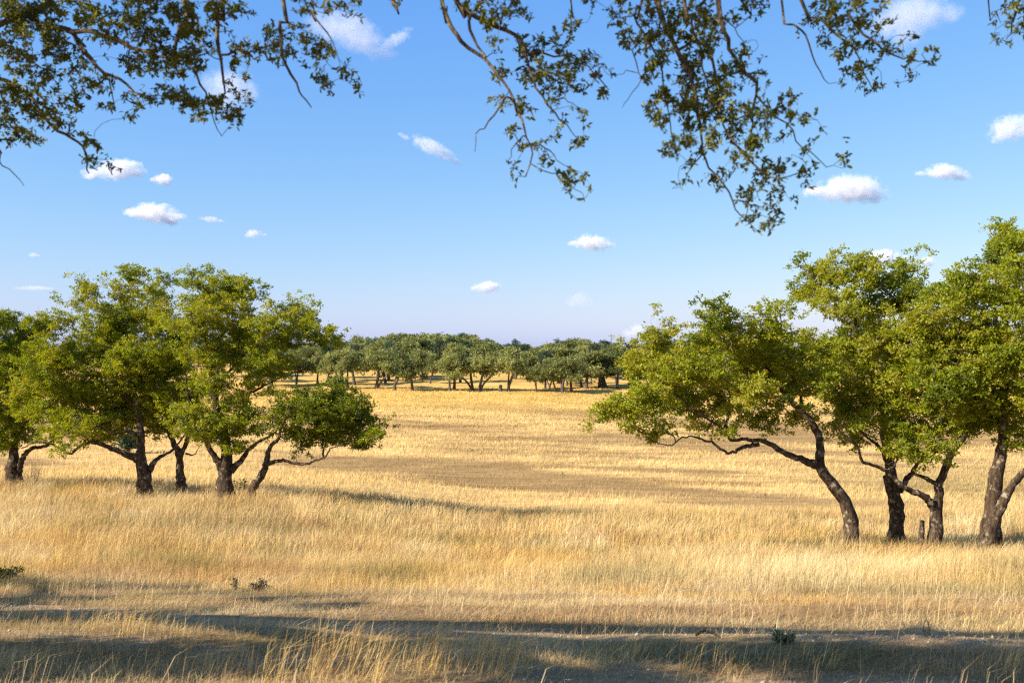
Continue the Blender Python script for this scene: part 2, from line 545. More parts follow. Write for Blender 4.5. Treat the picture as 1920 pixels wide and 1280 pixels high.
def scatter(d0, d1, dens, widen=1.22, pad=1.2):
    """random places over the view wedge (a bit wider than the picture) between two distances; dens(d) per square metre"""
    xs, ys = [], []
    for a, b in zip(np.linspace(d0, d1, 25)[:-1], np.linspace(d0, d1, 25)[1:]):
        half = 0.5143 * b * widen + pad
        k = int(2 * half * (b - a) * dens((a + b) / 2))
        xs.append(rng.uniform(-half, half, k)); ys.append(rng.uniform(a, b, k))
    return np.concatenate(xs), np.concatenate(ys)


def grass_object(name, label, parts):
    vs, fs, ls, cs = [], [], [], []
    n = 0
    for v, f, lt, c in parts:
        vs.append(v); fs.append(f + n); ls.append(lt); cs.append(c); n += len(v)
    o = mesh_obj(name, np.concatenate(vs), np.concatenate(fs), np.concatenate(ls), BLADE,
                 attr={'shade': ('FLOAT_VECTOR', 'FACE', np.concatenate(cs))})
    return tag(o, label, 'grass', kind='stuff')


def tuft_height(x, y):
    """how high the grass stands: cropped and trampled on the near track, knee high beyond it"""
    far = smooth(9.0, 14.5, y + 0.12 * x)
    h_far = 0.30 + 0.34 * fbm(x / 2.3, y / 1.8, 51)
    h_near = 0.03 + 0.075 * smooth(.35, .75, fbm(x / 0.9, y / 0.8, 53))
    return h_near * (1 - far) + h_far * far


def lean_of(n, x, y, mean=0.34, spread=0.26):
    g = fbm(x / 1.1, y / 1.1, 61) - 0.5; g2 = fbm(x / .9, y / .9, 63) - 0.5
    return np.stack([mean + g * 1.1 + rng.normal(0, spread, n), 0.05 + g2 * .9 + rng.normal(0, spread, n)], 1).clip(-0.85, 0.85)


def vary(c, amt=0.16):
    k = 1 + rng.normal(0, amt, (len(c), 1))
    return np.clip(c * k * (1 + rng.normal(0, 0.04, c.shape)), 0.02, 0.85)


def make_near_grass():
    parts = []
    # short trampled grass of the foreground
    x, y = scatter(3.0, 14.5, lambda d: 2300 if d < 8 else 1500, 1.15, 0.6)
    keep = rng.random(len(x)) > track_mask(x, y) * 0.93
    keep &= rng.random(len(x)) < 0.30 + 0.9 * smooth(.3, .62, fbm(x / .8, y / .55, 55)) + 0.5 * smooth(8, 12, y)
    x, y = x[keep], y[keep]
    n = len(x)
    h = tuft_height(x, y) * rng.uniform(.45, 1.25, n)
    c = vary(grass_tone(x, y), .22)
    parts.append(blades(x, y, h, rng.uniform(.0022, .0042, n), lean_of(n, x, y, .42, .42), rng.uniform(.08, .34, n),
                        rng.uniform(0, 6.3, n), c))
    # flattened litter lying on the ground
    x, y = scatter(3.0, 13.0, lambda d: 1500, 1.15, 0.6)
    keep = rng.random(len(x)) > track_mask(x, y) * 0.8
    x, y = x[keep], y[keep]; n = len(x)
    a = rng.uniform(0, 6.3, n)
    parts.append(blades(x, y, rng.uniform(.06, .2, n), rng.uniform(.002, .004, n), np.stack([np.cos(a), np.sin(a)], 1) * .93,
                        rng.uniform(.0, .08, n), a + 1.57, vary(lerp(grass_tone(x, y), GREY * 1.25, rng.random(n) * .8), .2)))
    # long dry stalks standing and lying at all angles among the short grass
    x, y = scatter(3.6, 11.0, lambda d: 85, 1.15, 0.6)
    keep = (rng.random(len(x)) > track_mask(x, y) * .6) & (rng.random(len(x)) < .2 + 1.2 * smooth(.42, .66, fbm(x / .7 + 8, y / .6, 59)))
    x, y = x[keep], y[keep]; n = len(x)
    a = rng.normal(.15, .8, n); s = rng.uniform(.2, .93, n)
    parts.append(blades(x, y, rng.uniform(.10, .34, n), rng.uniform(.0018, .0034, n), np.stack([np.cos(a) * s, np.sin(a) * s], 1), rng.uniform(.02, .34, n),
                        rng.uniform(0, 6.3, n), vary(lerp(PALE + np.zeros((n, 3)), RUST * 1.3, rng.random(n) ** 2), .2)))
    # tall tussocks with long arching blades close to the camera
    tuss = [(600, 1262, 46, .50), (520, 1272, 30, .42), (680, 1275, 50, .55), (760, 1268, 44, .50), (830, 1262, 40, .42), (880, 1275, 36, .45),
            (640, 1240, 34, .40), (560, 1225, 26, .32), (720, 1235, 30, .36), (180, 1185, 46, .27), (240, 1180, 50, .29), (285, 1188, 38, .25),
            (130, 1170, 34, .22), (60, 1160, 30, .22), (30, 1130, 28, .20), (330, 1196, 30, .2), (35, 1250, 18, .22), (1205, 1232, 26, .26),
            (1100, 1255, 20, .28), (1255, 1255, 14, .30), (1880, 1262, 40, .30), (1905, 1245, 36, .30), (1450, 1245, 16, .26),
            (960, 1270, 26, .36), (1020, 1262, 18, .28), (420, 1260, 22, .30), (300, 1262, 20, .24), (1560, 1252, 22, .22), (1340, 1262, 22, .24)]
    for px, py, k, hh in tuss:
        c0 = drop(px, py)
        for _ in range(3):
            q = c0[:2] + rng.normal(0, .10, 2)
            k2 = int(k * .62)
            x = q[0] + rng.normal(0, .05, k2); y = q[1] + rng.normal(0, .05, k2)
            a = rng.uniform(0, 6.3, k2); s = rng.uniform(.05, .42, k2)
            ln_ = np.stack([np.cos(a) * s + .56, np.sin(a) * s], 1).clip(-.85, .85)
            parts.append(blades(x, y, hh * .9 * rng.uniform(.4, 1.1, k2), rng.uniform(.0022, .0042, k2), ln_, rng.uniform(.08, .3, k2),
                                rng.uniform(0, 6.3, k2), vary(lerp(STRAW + np.zeros((k2, 3)), GOLD, rng.random(k2)), .2)))
    grass_object('dry_grass', 'short trampled straw coloured grass along the near track', parts)


def make_tall_grass():
    parts = []
    x, y = scatter(9.5, 36.0, lambda d: float(np.interp(d, [9.5, 13, 20, 36], [300, 620, 420, 260])), 1.15, 1.5)
    keep = rng.random(len(x)) < smooth(8.6, 13.5, y + 0.12 * x) * (.55 + .6 * fbm(x / 1.2, y / 1.2, 57))
    x, y = x[keep], y[keep]; n = len(x)
    tf = fbm(x / .45, y / .45, 65)
    h = tuft_height(x, y) * rng.uniform(.5, 1.2, n) * (.62 + .8 * tf) * (1 - 0.25 * smooth(33, 36, y))
    c = vary(grass_tone(x, y), .17) * (.66 + .62 * fbm(x / .38 + 3, y / .38, 67))[:, None]
    parts.append(blades(x, y, h, np.interp(y, [10, 20, 36], [.0045, .0085, .014]) * rng.uniform(.7, 1.3, n), lean_of(n, x, y),
                        rng.uniform(.08, .28, n), rng.uniform(0, 6.3, n), c))
    grass_object('tall_grass', 'knee high golden dry grass leaning to the right before the oaks', parts)


def make_field_grass():
    parts = []
    x, y = scatter(34.0, 160.0, lambda d: float(np.interp(d, [34, 60, 160], [70, 26, 9])), 1.12, 3)
    tone = fbm(x / 10 + 0.12 * y, y / 1.5 * np.clip(60 / (y + 20), .3, 1.2), 31, 5)
    keep = rng.random(len(x)) < 1.0 - 0.55 * smooth(.45, .7, tone)
    x, y = x[keep], y[keep]; n = len(x)
    h = (0.10 + 0.22 * rng.random(n)) * (1 - .4 * smooth(.45, .7, tone[keep]))
    c = vary(grass_tone(x, y), .13)
    parts.append(blades(x, y, h, np.interp(y, [34, 160], [.013, .085]) * rng.uniform(.7, 1.4, n), lean_of(n, x, y, .35, .3),
                        rng.uniform(.08, .25, n), rng.uniform(0, 6.3, n), c))
    grass_object('field_grass', 'low streaky golden grass over the open field', parts)


make_near_grass()
make_tall_grass()
make_field_grass()


# ------------------------------------------------------------------ oaks
class Skeleton:
    """nodes of a growing branch system: later twigs spring from the nearest node"""
    def __init__(self):
        self.p = np.zeros((0, 3)); self.r = np.zeros(0)

    def add(self, p, r):
        self.p = np.vstack([self.p, p]); self.r = np.concatenate([self.r, r])

    def grow(self, tubes, target, r_tip, r_max, step, wobble=.12, sag=0.0, sides=5, grow_k=.02):
        d = np.linalg.norm(self.p - target, axis=1)
        k = int(np.argmin(d))
        a = self.p[k]; L = d[k]
        if L < step * 0.4:
            return target - a
        r0 = min(self.r[k] * .75, r_max, r_tip + grow_k * L)
        m = max(3, int(L / step) + 2)
        t = np.linspace(0, 1, m)[:, None]
        off = rng.normal(0, wobble * L, 3); off2 = rng.normal(0, wobble * .6 * L, 3)
        pts = a + (target - a) * t + off * (np.sin(t * math.pi)) + off2 * np.sin(t * 2 * math.pi)
        pts[:, 2] += sag * L * np.sin(t[:, 0] * math.pi)
        rr = r0 + (r_tip - r0) * t[:, 0]
        tubes.add(pts, rr, sides)
        self.add(pts[1:], rr[1:])
        return pts[-1] - pts[-2]


def crown_leaves(centres, per, radius, length, tint_c, up=.35):
    """leaves gathered in clusters round the twig ends"""
    n = len(centres)
    k = rng.poisson(per, n).clip(5)
    idx = np.repeat(np.arange(n), k)
    N = len(idx)
    g = rng.normal(0, 1, (N, 3)) * np.array([1, 1, .62]) * radius * .55
    lump = rng.normal(0, 1, (n * 5, 3)) * radius * .55         # a few sprigs inside each cluster, so it is not a ball
    g = lump[idx * 5 + rng.integers(0, 5, N)] * np.array([1, 1, .7]) + g * .42
    pos = centres[idx] + g
    ax = rand_dirs(N) + g / radius * .8 + np.array([0, 0, .15])
    nr = rand_dirs(N) + g / radius * .7 + np.array([0, 0, up * .5]) + SUNWARD * .5      # leaves turn their faces to the light
    L = length * rng.uniform(.7, 1.3, N)
    v, f, lt = leaf_quads(pos, ax, nr, L, L * rng.uniform(.45, .65, N))
    tint = np.clip(np.clip(tint_c[idx], .08, .80) + rng.normal(0, .11, N), 0, 1)
    return v, f, lt, np.repeat(tint, 2)


def oak(name, label, d, base, limbs, blobs, group, scale, ox, oy, hue=.5, spread=1.15, bark=None, leaf_len=.064, per=140, cdens=58, extra=None):
    """An oak from its limbs and foliage masses, measured on the photograph in a crop (scale, ox, oy), set at distance d.
    limbs: (radius at start and end in metres, depth offset at start and end, points); blobs: (x, y, rx, ry[, leafiness])"""
    def P(x, y, dd):
        return at(ox + x / scale, oy + y / scale, d + dd)
    b = P(*base, 0)
    gz = float(ground_z(b[0], d))
    root = thing(name, label, 'tree', (b[0], d, gz), group)
    org = np.array([b[0], d, gz])
    T = Tubes(); S = Skeleton(); TW = Tubes()
    for r0, r1, d0, d1, pts in limbs:
        r0, r1 = r0 * .70, r1 * .70
        k = len(pts)
        p = [P(x, y, d0 + (d1 - d0) * i / (k - 1)) for i, (x, y) in enumerate(pts)]
        r = r0 * (r1 * .42 / r0) ** (np.linspace(0, 1, k) ** .9)
        if r0 > .1 and pts[0][1] >= base[1] - 30:             # a trunk: carried down into the ground with a root flare
            q = p[0].copy(); q[2] = gz - .15
            p = [q] + p; r = np.concatenate([[r0 * 1.35], r])
        pp, rr = spline(p, r, max(.07, r0 * .7))
        pp[2:-1] += rng.normal(0, .012, pp[2:-1].shape)
        T.add(pp, rr, 14 if r0 > .1 else 8, knob=.22)
        S.add(pp, rr)
    m = d / FPX / scale
    cl, tint = [], []
    order = []
    for bl in blobs:
        x, y, rx, ry = bl[:4]
        rx *= 1.12; ry *= 1.1
        leafy = bl[4] if len(bl) > 4 else 1.0
        dd = rng.uniform(-1, 1) * spread
        c = P(x, y, dd)
        R = np.array([rx * m, (rx + ry) * .5 * m * 1.15, ry * m])
        order.append((np.linalg.norm(S.p - c, axis=1).min(), c, R, leafy))
    order.sort(key=lambda t: t[0])
    for _, c, R, leafy in order:
        S.grow(T, c - np.array([0, 0, R[2] * .35]), .018, .06, .14, .13, .04, 6, .022)
        n = int((cdens * (R.prod()) ** (2 / 3) + 4) * (0.55 + .45 * leafy))
        q = rand_dirs(n) * (rng.random(n) ** .42)[:, None]
        q[:, 2] = np.where(q[:, 2] < 0, q[:, 2] * .8, q[:, 2])
        tb = hue + .06 + rng.normal(0, .14)
        for t in q:
            p = c + t * R
            S.grow(TW, p, .0045, .022, .12, .12, .03, 4, .02)
            if leafy < .8:                                  # thin places show more bare wood
                S.grow(TW, p + rand_dirs(1)[0] * .3, .003, .012, .1, .14, 0, 3, .02)
            if rng.random() < leafy:
                cl.append(p); tint.append(tb + rng.normal(0, .17) + t[2] * .05)
    # spiky sprays standing out of the crown
    for k in rng.integers(0, len(cl), len(cl) // 9):
        p = cl[k] + rand_dirs(1)[0] * np.array([.35, .35, .25]) + np.array([0, 0, .14])
        S.grow(TW, p, .004, .01, .1, .1, .05, 4, .02)
        cl.append(p); tint.append(tint[k])
    # bare grey twigs
    for k in rng.integers(0, len(cl), len(cl) // 3):
        S.grow(TW, cl[k] + rand_dirs(1)[0] * .38, .0035, .009, .1, .14, .0, 3, .02)
    T.build('trunk', bark or BARK, root, org, TW, TWIG_OAK)
    v, f, lt, tf = crown_leaves(np.array(cl), per, .21, leaf_len, np.array(tint))
    mesh_obj('crown', v, f, lt, LEAF_OAK, root, org, {'tint': ('FLOAT', 'FACE', tf)})
    return root


GL = 'oaks of the clump on the left'
GR = 'oaks of the clump on the right'
A1 = (2.526, 0, 460)     # crop used to measure the left clump
A2 = (1.939, 1080, 400)  # and the right clump

oak('oak_tree', 'leafy oak at the left edge of the photo with two leaning grey stems', 33.0, (60, 1075),
    [(.30, .17, 0, .2, [(60, 1075), (66, 980), (70, 910), (30, 840), (-30, 740)]),
     (.16, .10, 0, -.4, [(90, 1070), (112, 1000), (150, 962), (215, 948), (290, 900), (340, 850)]),
     (.12, .05, 0, .8, [(70, 930), (110, 860), (130, 760), (110, 620), (90, 500)])],
    [(-60, 420, 110, 110), (60, 430, 110, 100), (-40, 600, 120, 120), (70, 560, 110, 110), (150, 420, 80, 60), (50, 700, 130, 110), (-60, 760, 110, 110),
     (20, 830, 110, 80), (10, 350, 60, 40), (130, 640, 90, 90), (-20, 930, 60, 60), (110, 790, 110, 70), (110, 890, 120, 55, .75), (40, 920, 80, 45, .7)], GL, *A1, hue=.36)
oak('oak_tree', 'oak of the left clump with a long low limb snaking left above the grass', 30.0, (678, 1125),
    [(.33, .17, 0, .2, [(680, 1130), (676, 1060), (668, 990), (665, 900), (660, 810), (640, 700), (600, 560), (580, 430)]),
     (.17, .06, 0, -1.2, [(655, 1012), (590, 988), (515, 955), (440, 932), (375, 952), (330, 988), (255, 945), (175, 930), (100, 960)]),
     (.15, .06, 0, .9, [(705, 1065), (742, 1012), (802, 978), (850, 930), (905, 850)]),
     (.09, .04, 0, -.8, [(665, 900), (600, 880), (540, 890), (450, 850), (330, 800)]),
     (.08, .03, .2, .9, [(640, 700), (520, 600), (420, 480), (410, 300)]),
     (.07, .03, .1, -.7, [(650, 760), (540, 690), (400, 640), (250, 600)])],
    [(430, 230, 80, 60, .7), (400, 280, 70, 40, .6), (620, 140, 40, 40, .7), (590, 200, 75, 80), (330, 350, 70, 60, .6), (230, 380, 80, 60), (220, 520, 130, 100), (150, 690, 110, 90),
     (330, 640, 140, 100), (330, 540, 100, 80), (480, 420, 130, 90), (480, 330, 70, 50, .6), (400, 750, 140, 80), (280, 810, 140, 60, .75), (470, 880, 110, 55, .8), (620, 560, 120, 110),
     (540, 650, 100, 80), (500, 520, 110, 90), (250, 900, 90, 40, .6), (390, 880, 90, 45, .6), (200, 620, 100, 80), (560, 760, 90, 60), (310, 960, 60, 30, .6), (330, 865, 150, 45, .75), (560, 850, 90, 50, .75), (420, 930, 80, 28, .6), (600, 800, 120, 60), (450, 830, 140, 60, .85), (560, 340, 90, 80, .8), (300, 720, 130, 80), (520, 900, 80, 40, .7), (200, 790, 120, 60)],
    GL, *A1, hue=.56)
oak('oak_tree', 'oak of the left clump with a single upright forked trunk between two thicker ones', 30.8, (860, 1150),
    [(.24, .12, 0, .2, [(860, 1155), (852, 1080), (848, 1000), (820, 930), (795, 860), (780, 700), (740, 540), (700, 380)]),
     (.14, .07, 0, -.6, [(850, 1010), (882, 930), (905, 850), (945, 760), (900, 620)]),
     (.05, .02, 0, -.3, [(880, 985), (920, 990), (945, 950), (965, 920)])],
    [(650, 320, 110, 110), (740, 225, 70, 60), (790, 165, 40, 25, .7), (770, 350, 80, 90), (720, 490, 120, 110), (630, 710, 110, 90), (800, 690, 120, 90), (790, 590, 100, 90),
     (690, 620, 100, 80), (840, 800, 80, 60, .8), (720, 800, 80, 55, .8), (560, 440, 90, 90), (700, 400, 100, 80), (880, 880, 50, 60, .6), (760, 870, 80, 55, .75), (780, 760, 140, 70), (700, 850, 90, 50, .8)], GL, *A1, hue=.54)
oak('oak_tree', 'tallest oak of the left clump with a stout trunk splitting into three limbs', 29.0, (1065, 1150),
    [(.36, .20, 0, .1, [(1068, 1155), (1066, 1090), (1068, 1020), (1072, 950), (1050, 850), (1020, 740), (1000, 600), (970, 430), (960, 280)]),
     (.19, .08, 0, -.7, [(1050, 1060), (1020, 1005), (985, 945), (962, 890), (935, 820), (895, 740), (880, 620)]),
     (.17, .07, 0, .8, [(1090, 1065), (1140, 1020), (1185, 960), (1250, 915), (1300, 890), (1340, 820)]),
     (.10, .045, .1, .9, [(1030, 780), (1140, 720), (1260, 660), (1340, 620), (1400, 600), (1455, 602)]),
     (.09, .04, .1, -.9, [(1010, 680), (1100, 580), (1200, 490), (1330, 470), (1450, 470), (1560, 450)]),
     (.07, .03, .1, .6, [(985, 520), (1070, 400), (1130, 320), (1180, 240)])],
    [(940, 125, 75, 35, .75), (1070, 165, 70, 40, .75), (960, 180, 60, 40, .7), (960, 260, 110, 80), (940, 370, 130, 100), (1080, 330, 120, 100), (1180, 220, 70, 60, .75), (1090, 240, 90, 60),
     (980, 510, 140, 100), (1110, 470, 120, 100), (900, 700, 110, 80), (1080, 620, 120, 90, .55), (1070, 720, 110, 80, .45), (1040, 830, 100, 60, .8), (1180, 770, 100, 80, .6), (1090, 930, 80, 50, .8),
     (1290, 360, 120, 80), (1420, 340, 120, 70), (1500, 410, 90, 60), (1570, 445, 60, 35, .8), (1270, 520, 110, 90), (1380, 440, 110, 60), (1290, 600, 70, 40, .8), (1200, 580, 90, 70, .6),
     (1200, 420, 100, 90), (860, 450, 90, 90), (990, 640, 100, 80, .6), (950, 860, 90, 65, .75), (1020, 910, 80, 50, .7), (1160, 870, 80, 55, .75), (900, 790, 100, 60, .85), (1110, 820, 130, 65, .8), (1220, 690, 90, 60, .75)],
    GL, *A1, hue=.48)
oak('oak_tree', 'small oak leaning right at the right end of the left clump', 28.4, (1190, 1165),
    [(.20, .10, 0, .1, [(1188, 1170), (1235, 1095), (1262, 1025), (1278, 955), (1320, 915), (1330, 860), (1380, 780)]),
     (.10, .04, 0, -.5, [(1266, 1035), (1330, 1018), (1430, 1036), (1500, 1015), (1532, 1008), (1575, 958), (1650, 940), (1730, 915)]),
     (.05, .025, 0, .5, [(1532, 1008), (1525, 930), (1500, 850), (1560, 780)])],
    [(1400, 755, 110, 90), (1530, 745, 130, 90), (1650, 780, 120, 90), (1480, 880, 120, 80), (1600, 890, 120, 70), (1730, 860, 80, 80), (1780, 900, 50, 40, .8), (1330, 850, 90, 80, .8),
     (1255, 850, 60, 45, .6), (1560, 820, 130, 90), (1690, 740, 60, 50, .8), (1430, 970, 60, 35, .6), (1700, 930, 80, 35, .7)], GL, *A1, hue=.34, spread=.9)

oak('oak_tree', 'oak with a bowed trunk and long limb reaching left over the field', 22.0, (998, 1195),
    [(.27, .16, 0, .1, [(1000, 1205), (1000, 1120), (975, 1045), (925, 975), (886, 915), (890, 860), (878, 800), (840, 740), (790, 690), (720, 600), (640, 500)]),
     (.15, .05, 0, -.9, [(870, 915), (840, 903), (765, 872), (690, 832), (620, 820), (562, 825), (530, 780), (482, 750), (400, 690), (320, 620)]),
     (.08, .03, -.3, -.8, [(665, 840), (605, 852), (552, 872), (510, 840), (440, 815), (390, 813), (340, 842), (280, 825), (200, 770)]),
     (.07, .03, .1, .9, [(830, 730), (800, 600), (740, 450), (730, 380)]),
     (.06, .025, -.2, .7, [(540, 790), (560, 690), (540, 560), (520, 420)])],
    [(500, 350, 45, 35, .7), (520, 390, 60, 50), (490, 430, 55, 40), (290, 450, 55, 40), (300, 425, 25, 25, .6), (265, 530, 100, 70), (340, 570, 90, 70), (560, 450, 80, 60), (420, 590, 120, 80), (700, 400, 75, 55, .8),
     (740, 350, 35, 30, .6), (600, 540, 140, 100), (380, 680, 120, 80), (250, 680, 110, 60), (150, 710, 80, 50), (85, 750, 50, 30, .8), (230, 780, 80, 35, .75), (330, 785, 60, 35, .7),
     (500, 680, 110, 70), (700, 600, 120, 100), (730, 700, 110, 60, .8), (560, 770, 60, 40, .5), (840, 610, 90, 80), (620, 640, 100, 60), (760, 500, 110, 80), (680, 480, 90, 60), (430, 500, 70, 50), (650, 760, 80, 45, .7), (800, 750, 90, 45, .7), (470, 780, 60, 30, .7)],
    GR, *A2, hue=.58)
oak('oak_tree', 'oak with a straight pale trunk and a broken stub, behind the crossing limb', 23.6, (1165, 1200),
    [(.30, .19, 0, .1, [(1165, 1205), (1164, 1120), (1162, 1040), (1150, 960), (1132, 890), (1122, 800), (1120, 720), (1080, 600), (1030, 460), (1010, 380)]),
     (.16, .13, 0, -.2, [(1158, 1080), (1140, 1015), (1120, 955)]),
     (.13, .06, 0, .7, [(1175, 1010), (1215, 950), (1250, 905), (1300, 880), (1330, 800)]),
     (.08, .03, .1, -.6, [(1128, 870), (1080, 830), (1030, 790), (980, 740), (940, 640)]),
     (.08, .03, .1, .8, [(1120, 740), (1170, 560), (1160, 400), (1140, 280)]),
     (.06, .025, 0, -.5, [(1012, 400), (960, 320), (900, 290), (830, 265)])],
    [(840, 215, 55, 45, .85), (930, 235, 80, 55), (1050, 215, 90, 60), (1030, 180, 50, 30, .7), (880, 310, 80, 45, .8), (980, 320, 90, 60), (825, 275, 45, 35, .8), (1200, 220, 65, 55), (1110, 300, 110, 80), (1220, 320, 90, 80),
     (1000, 470, 120, 75), (890, 500, 110, 70), (1130, 470, 130, 100), (960, 570, 110, 80), (1090, 600, 130, 100), (980, 690, 100, 80), (940, 770, 70, 40, .7), (1160, 700, 90, 60, .7), (1060, 720, 100, 70),
     (1210, 440, 100, 80), (1060, 390, 90, 50, .8), (1180, 580, 100, 80), (1000, 820, 60, 35, .7), (1180, 770, 90, 55, .75)], GR, *A2, hue=.56)
oak('oak_tree', 'slim oak whose low limb sweeps left across the pale trunk', 22.2, (1305, 1205),
    [(.24, .13, 0, .1, [(1302, 1212), (1306, 1140), (1308, 1085), (1318, 1030), (1322, 970), (1352, 900), (1388, 842), (1420, 780), (1380, 660), (1320, 500), (1300, 400)]),
     (.15, .06, 0, -.8, [(1300, 1072), (1285, 1045), (1242, 1016), (1190, 995), (1140, 945), (1090, 920), (1042, 902), (1022, 850), (980, 808), (930, 770)]),
     (.09, .05, 0, .5, [(1312, 985), (1262, 955), (1225, 938), (1260, 890), (1310, 850)])],
    [(1290, 550, 120, 110), (1250, 690, 110, 80), (1200, 800, 80, 45, .8), (1265, 850, 85, 45), (1330, 760, 80, 70), (1400, 690, 90, 80), (1430, 780, 60, 40, .8), (1280, 420, 120, 90), (1320, 310, 80, 50),
     (1390, 520, 90, 80), (1180, 860, 50, 30, .7), (1350, 620, 100, 80), (1010, 760, 60, 40, .7), (1290, 890, 60, 35, .7), (1440, 750, 80, 55, .8)], GR, *A2, hue=.52)
oak('oak_tree', 'thick dark oak at the right edge with a second stem leaning out right', 21.6, (1500, 1210),
    [(.36, .20, 0, .1, [(1512, 1215), (1512, 1130), (1516, 1040), (1530, 950), (1548, 860), (1556, 780), (1550, 640), (1560, 450), (1560, 250)]),
     (.26, .13, -.15, -.5, [(1478, 1212), (1512, 1140), (1552, 1050), (1590, 985), (1645, 925), (1700, 870), (1740, 760)]),
     (.10, .04, 0, .8, [(1552, 720), (1500, 600), (1460, 460), (1440, 340)]),
     (.09, .04, 0, -.7, [(1555, 650), (1620, 540), (1650, 400), (1640, 200)])],
    [(1560, 80, 55, 45, .85), (1550, 130, 60, 45), (1540, 180, 75, 65), (1610, 120, 60, 50), (1670, 160, 80, 70), (1480, 270, 110, 75), (1590, 280, 120, 100), (1400, 330, 80, 65), (1450, 420, 130, 90), (1580, 440, 130, 100),
     (1500, 540, 120, 90), (1640, 560, 120, 90), (1450, 640, 100, 70), (1620, 680, 110, 80), (1560, 750, 80, 55, .7), (1480, 740, 80, 60, .8), (1630, 800, 90, 50), (1690, 320, 110, 100), (1720, 480, 110, 100),
     (1720, 660, 100, 90), (1430, 250, 60, 50, .8)], GR, *A2, hue=.56)


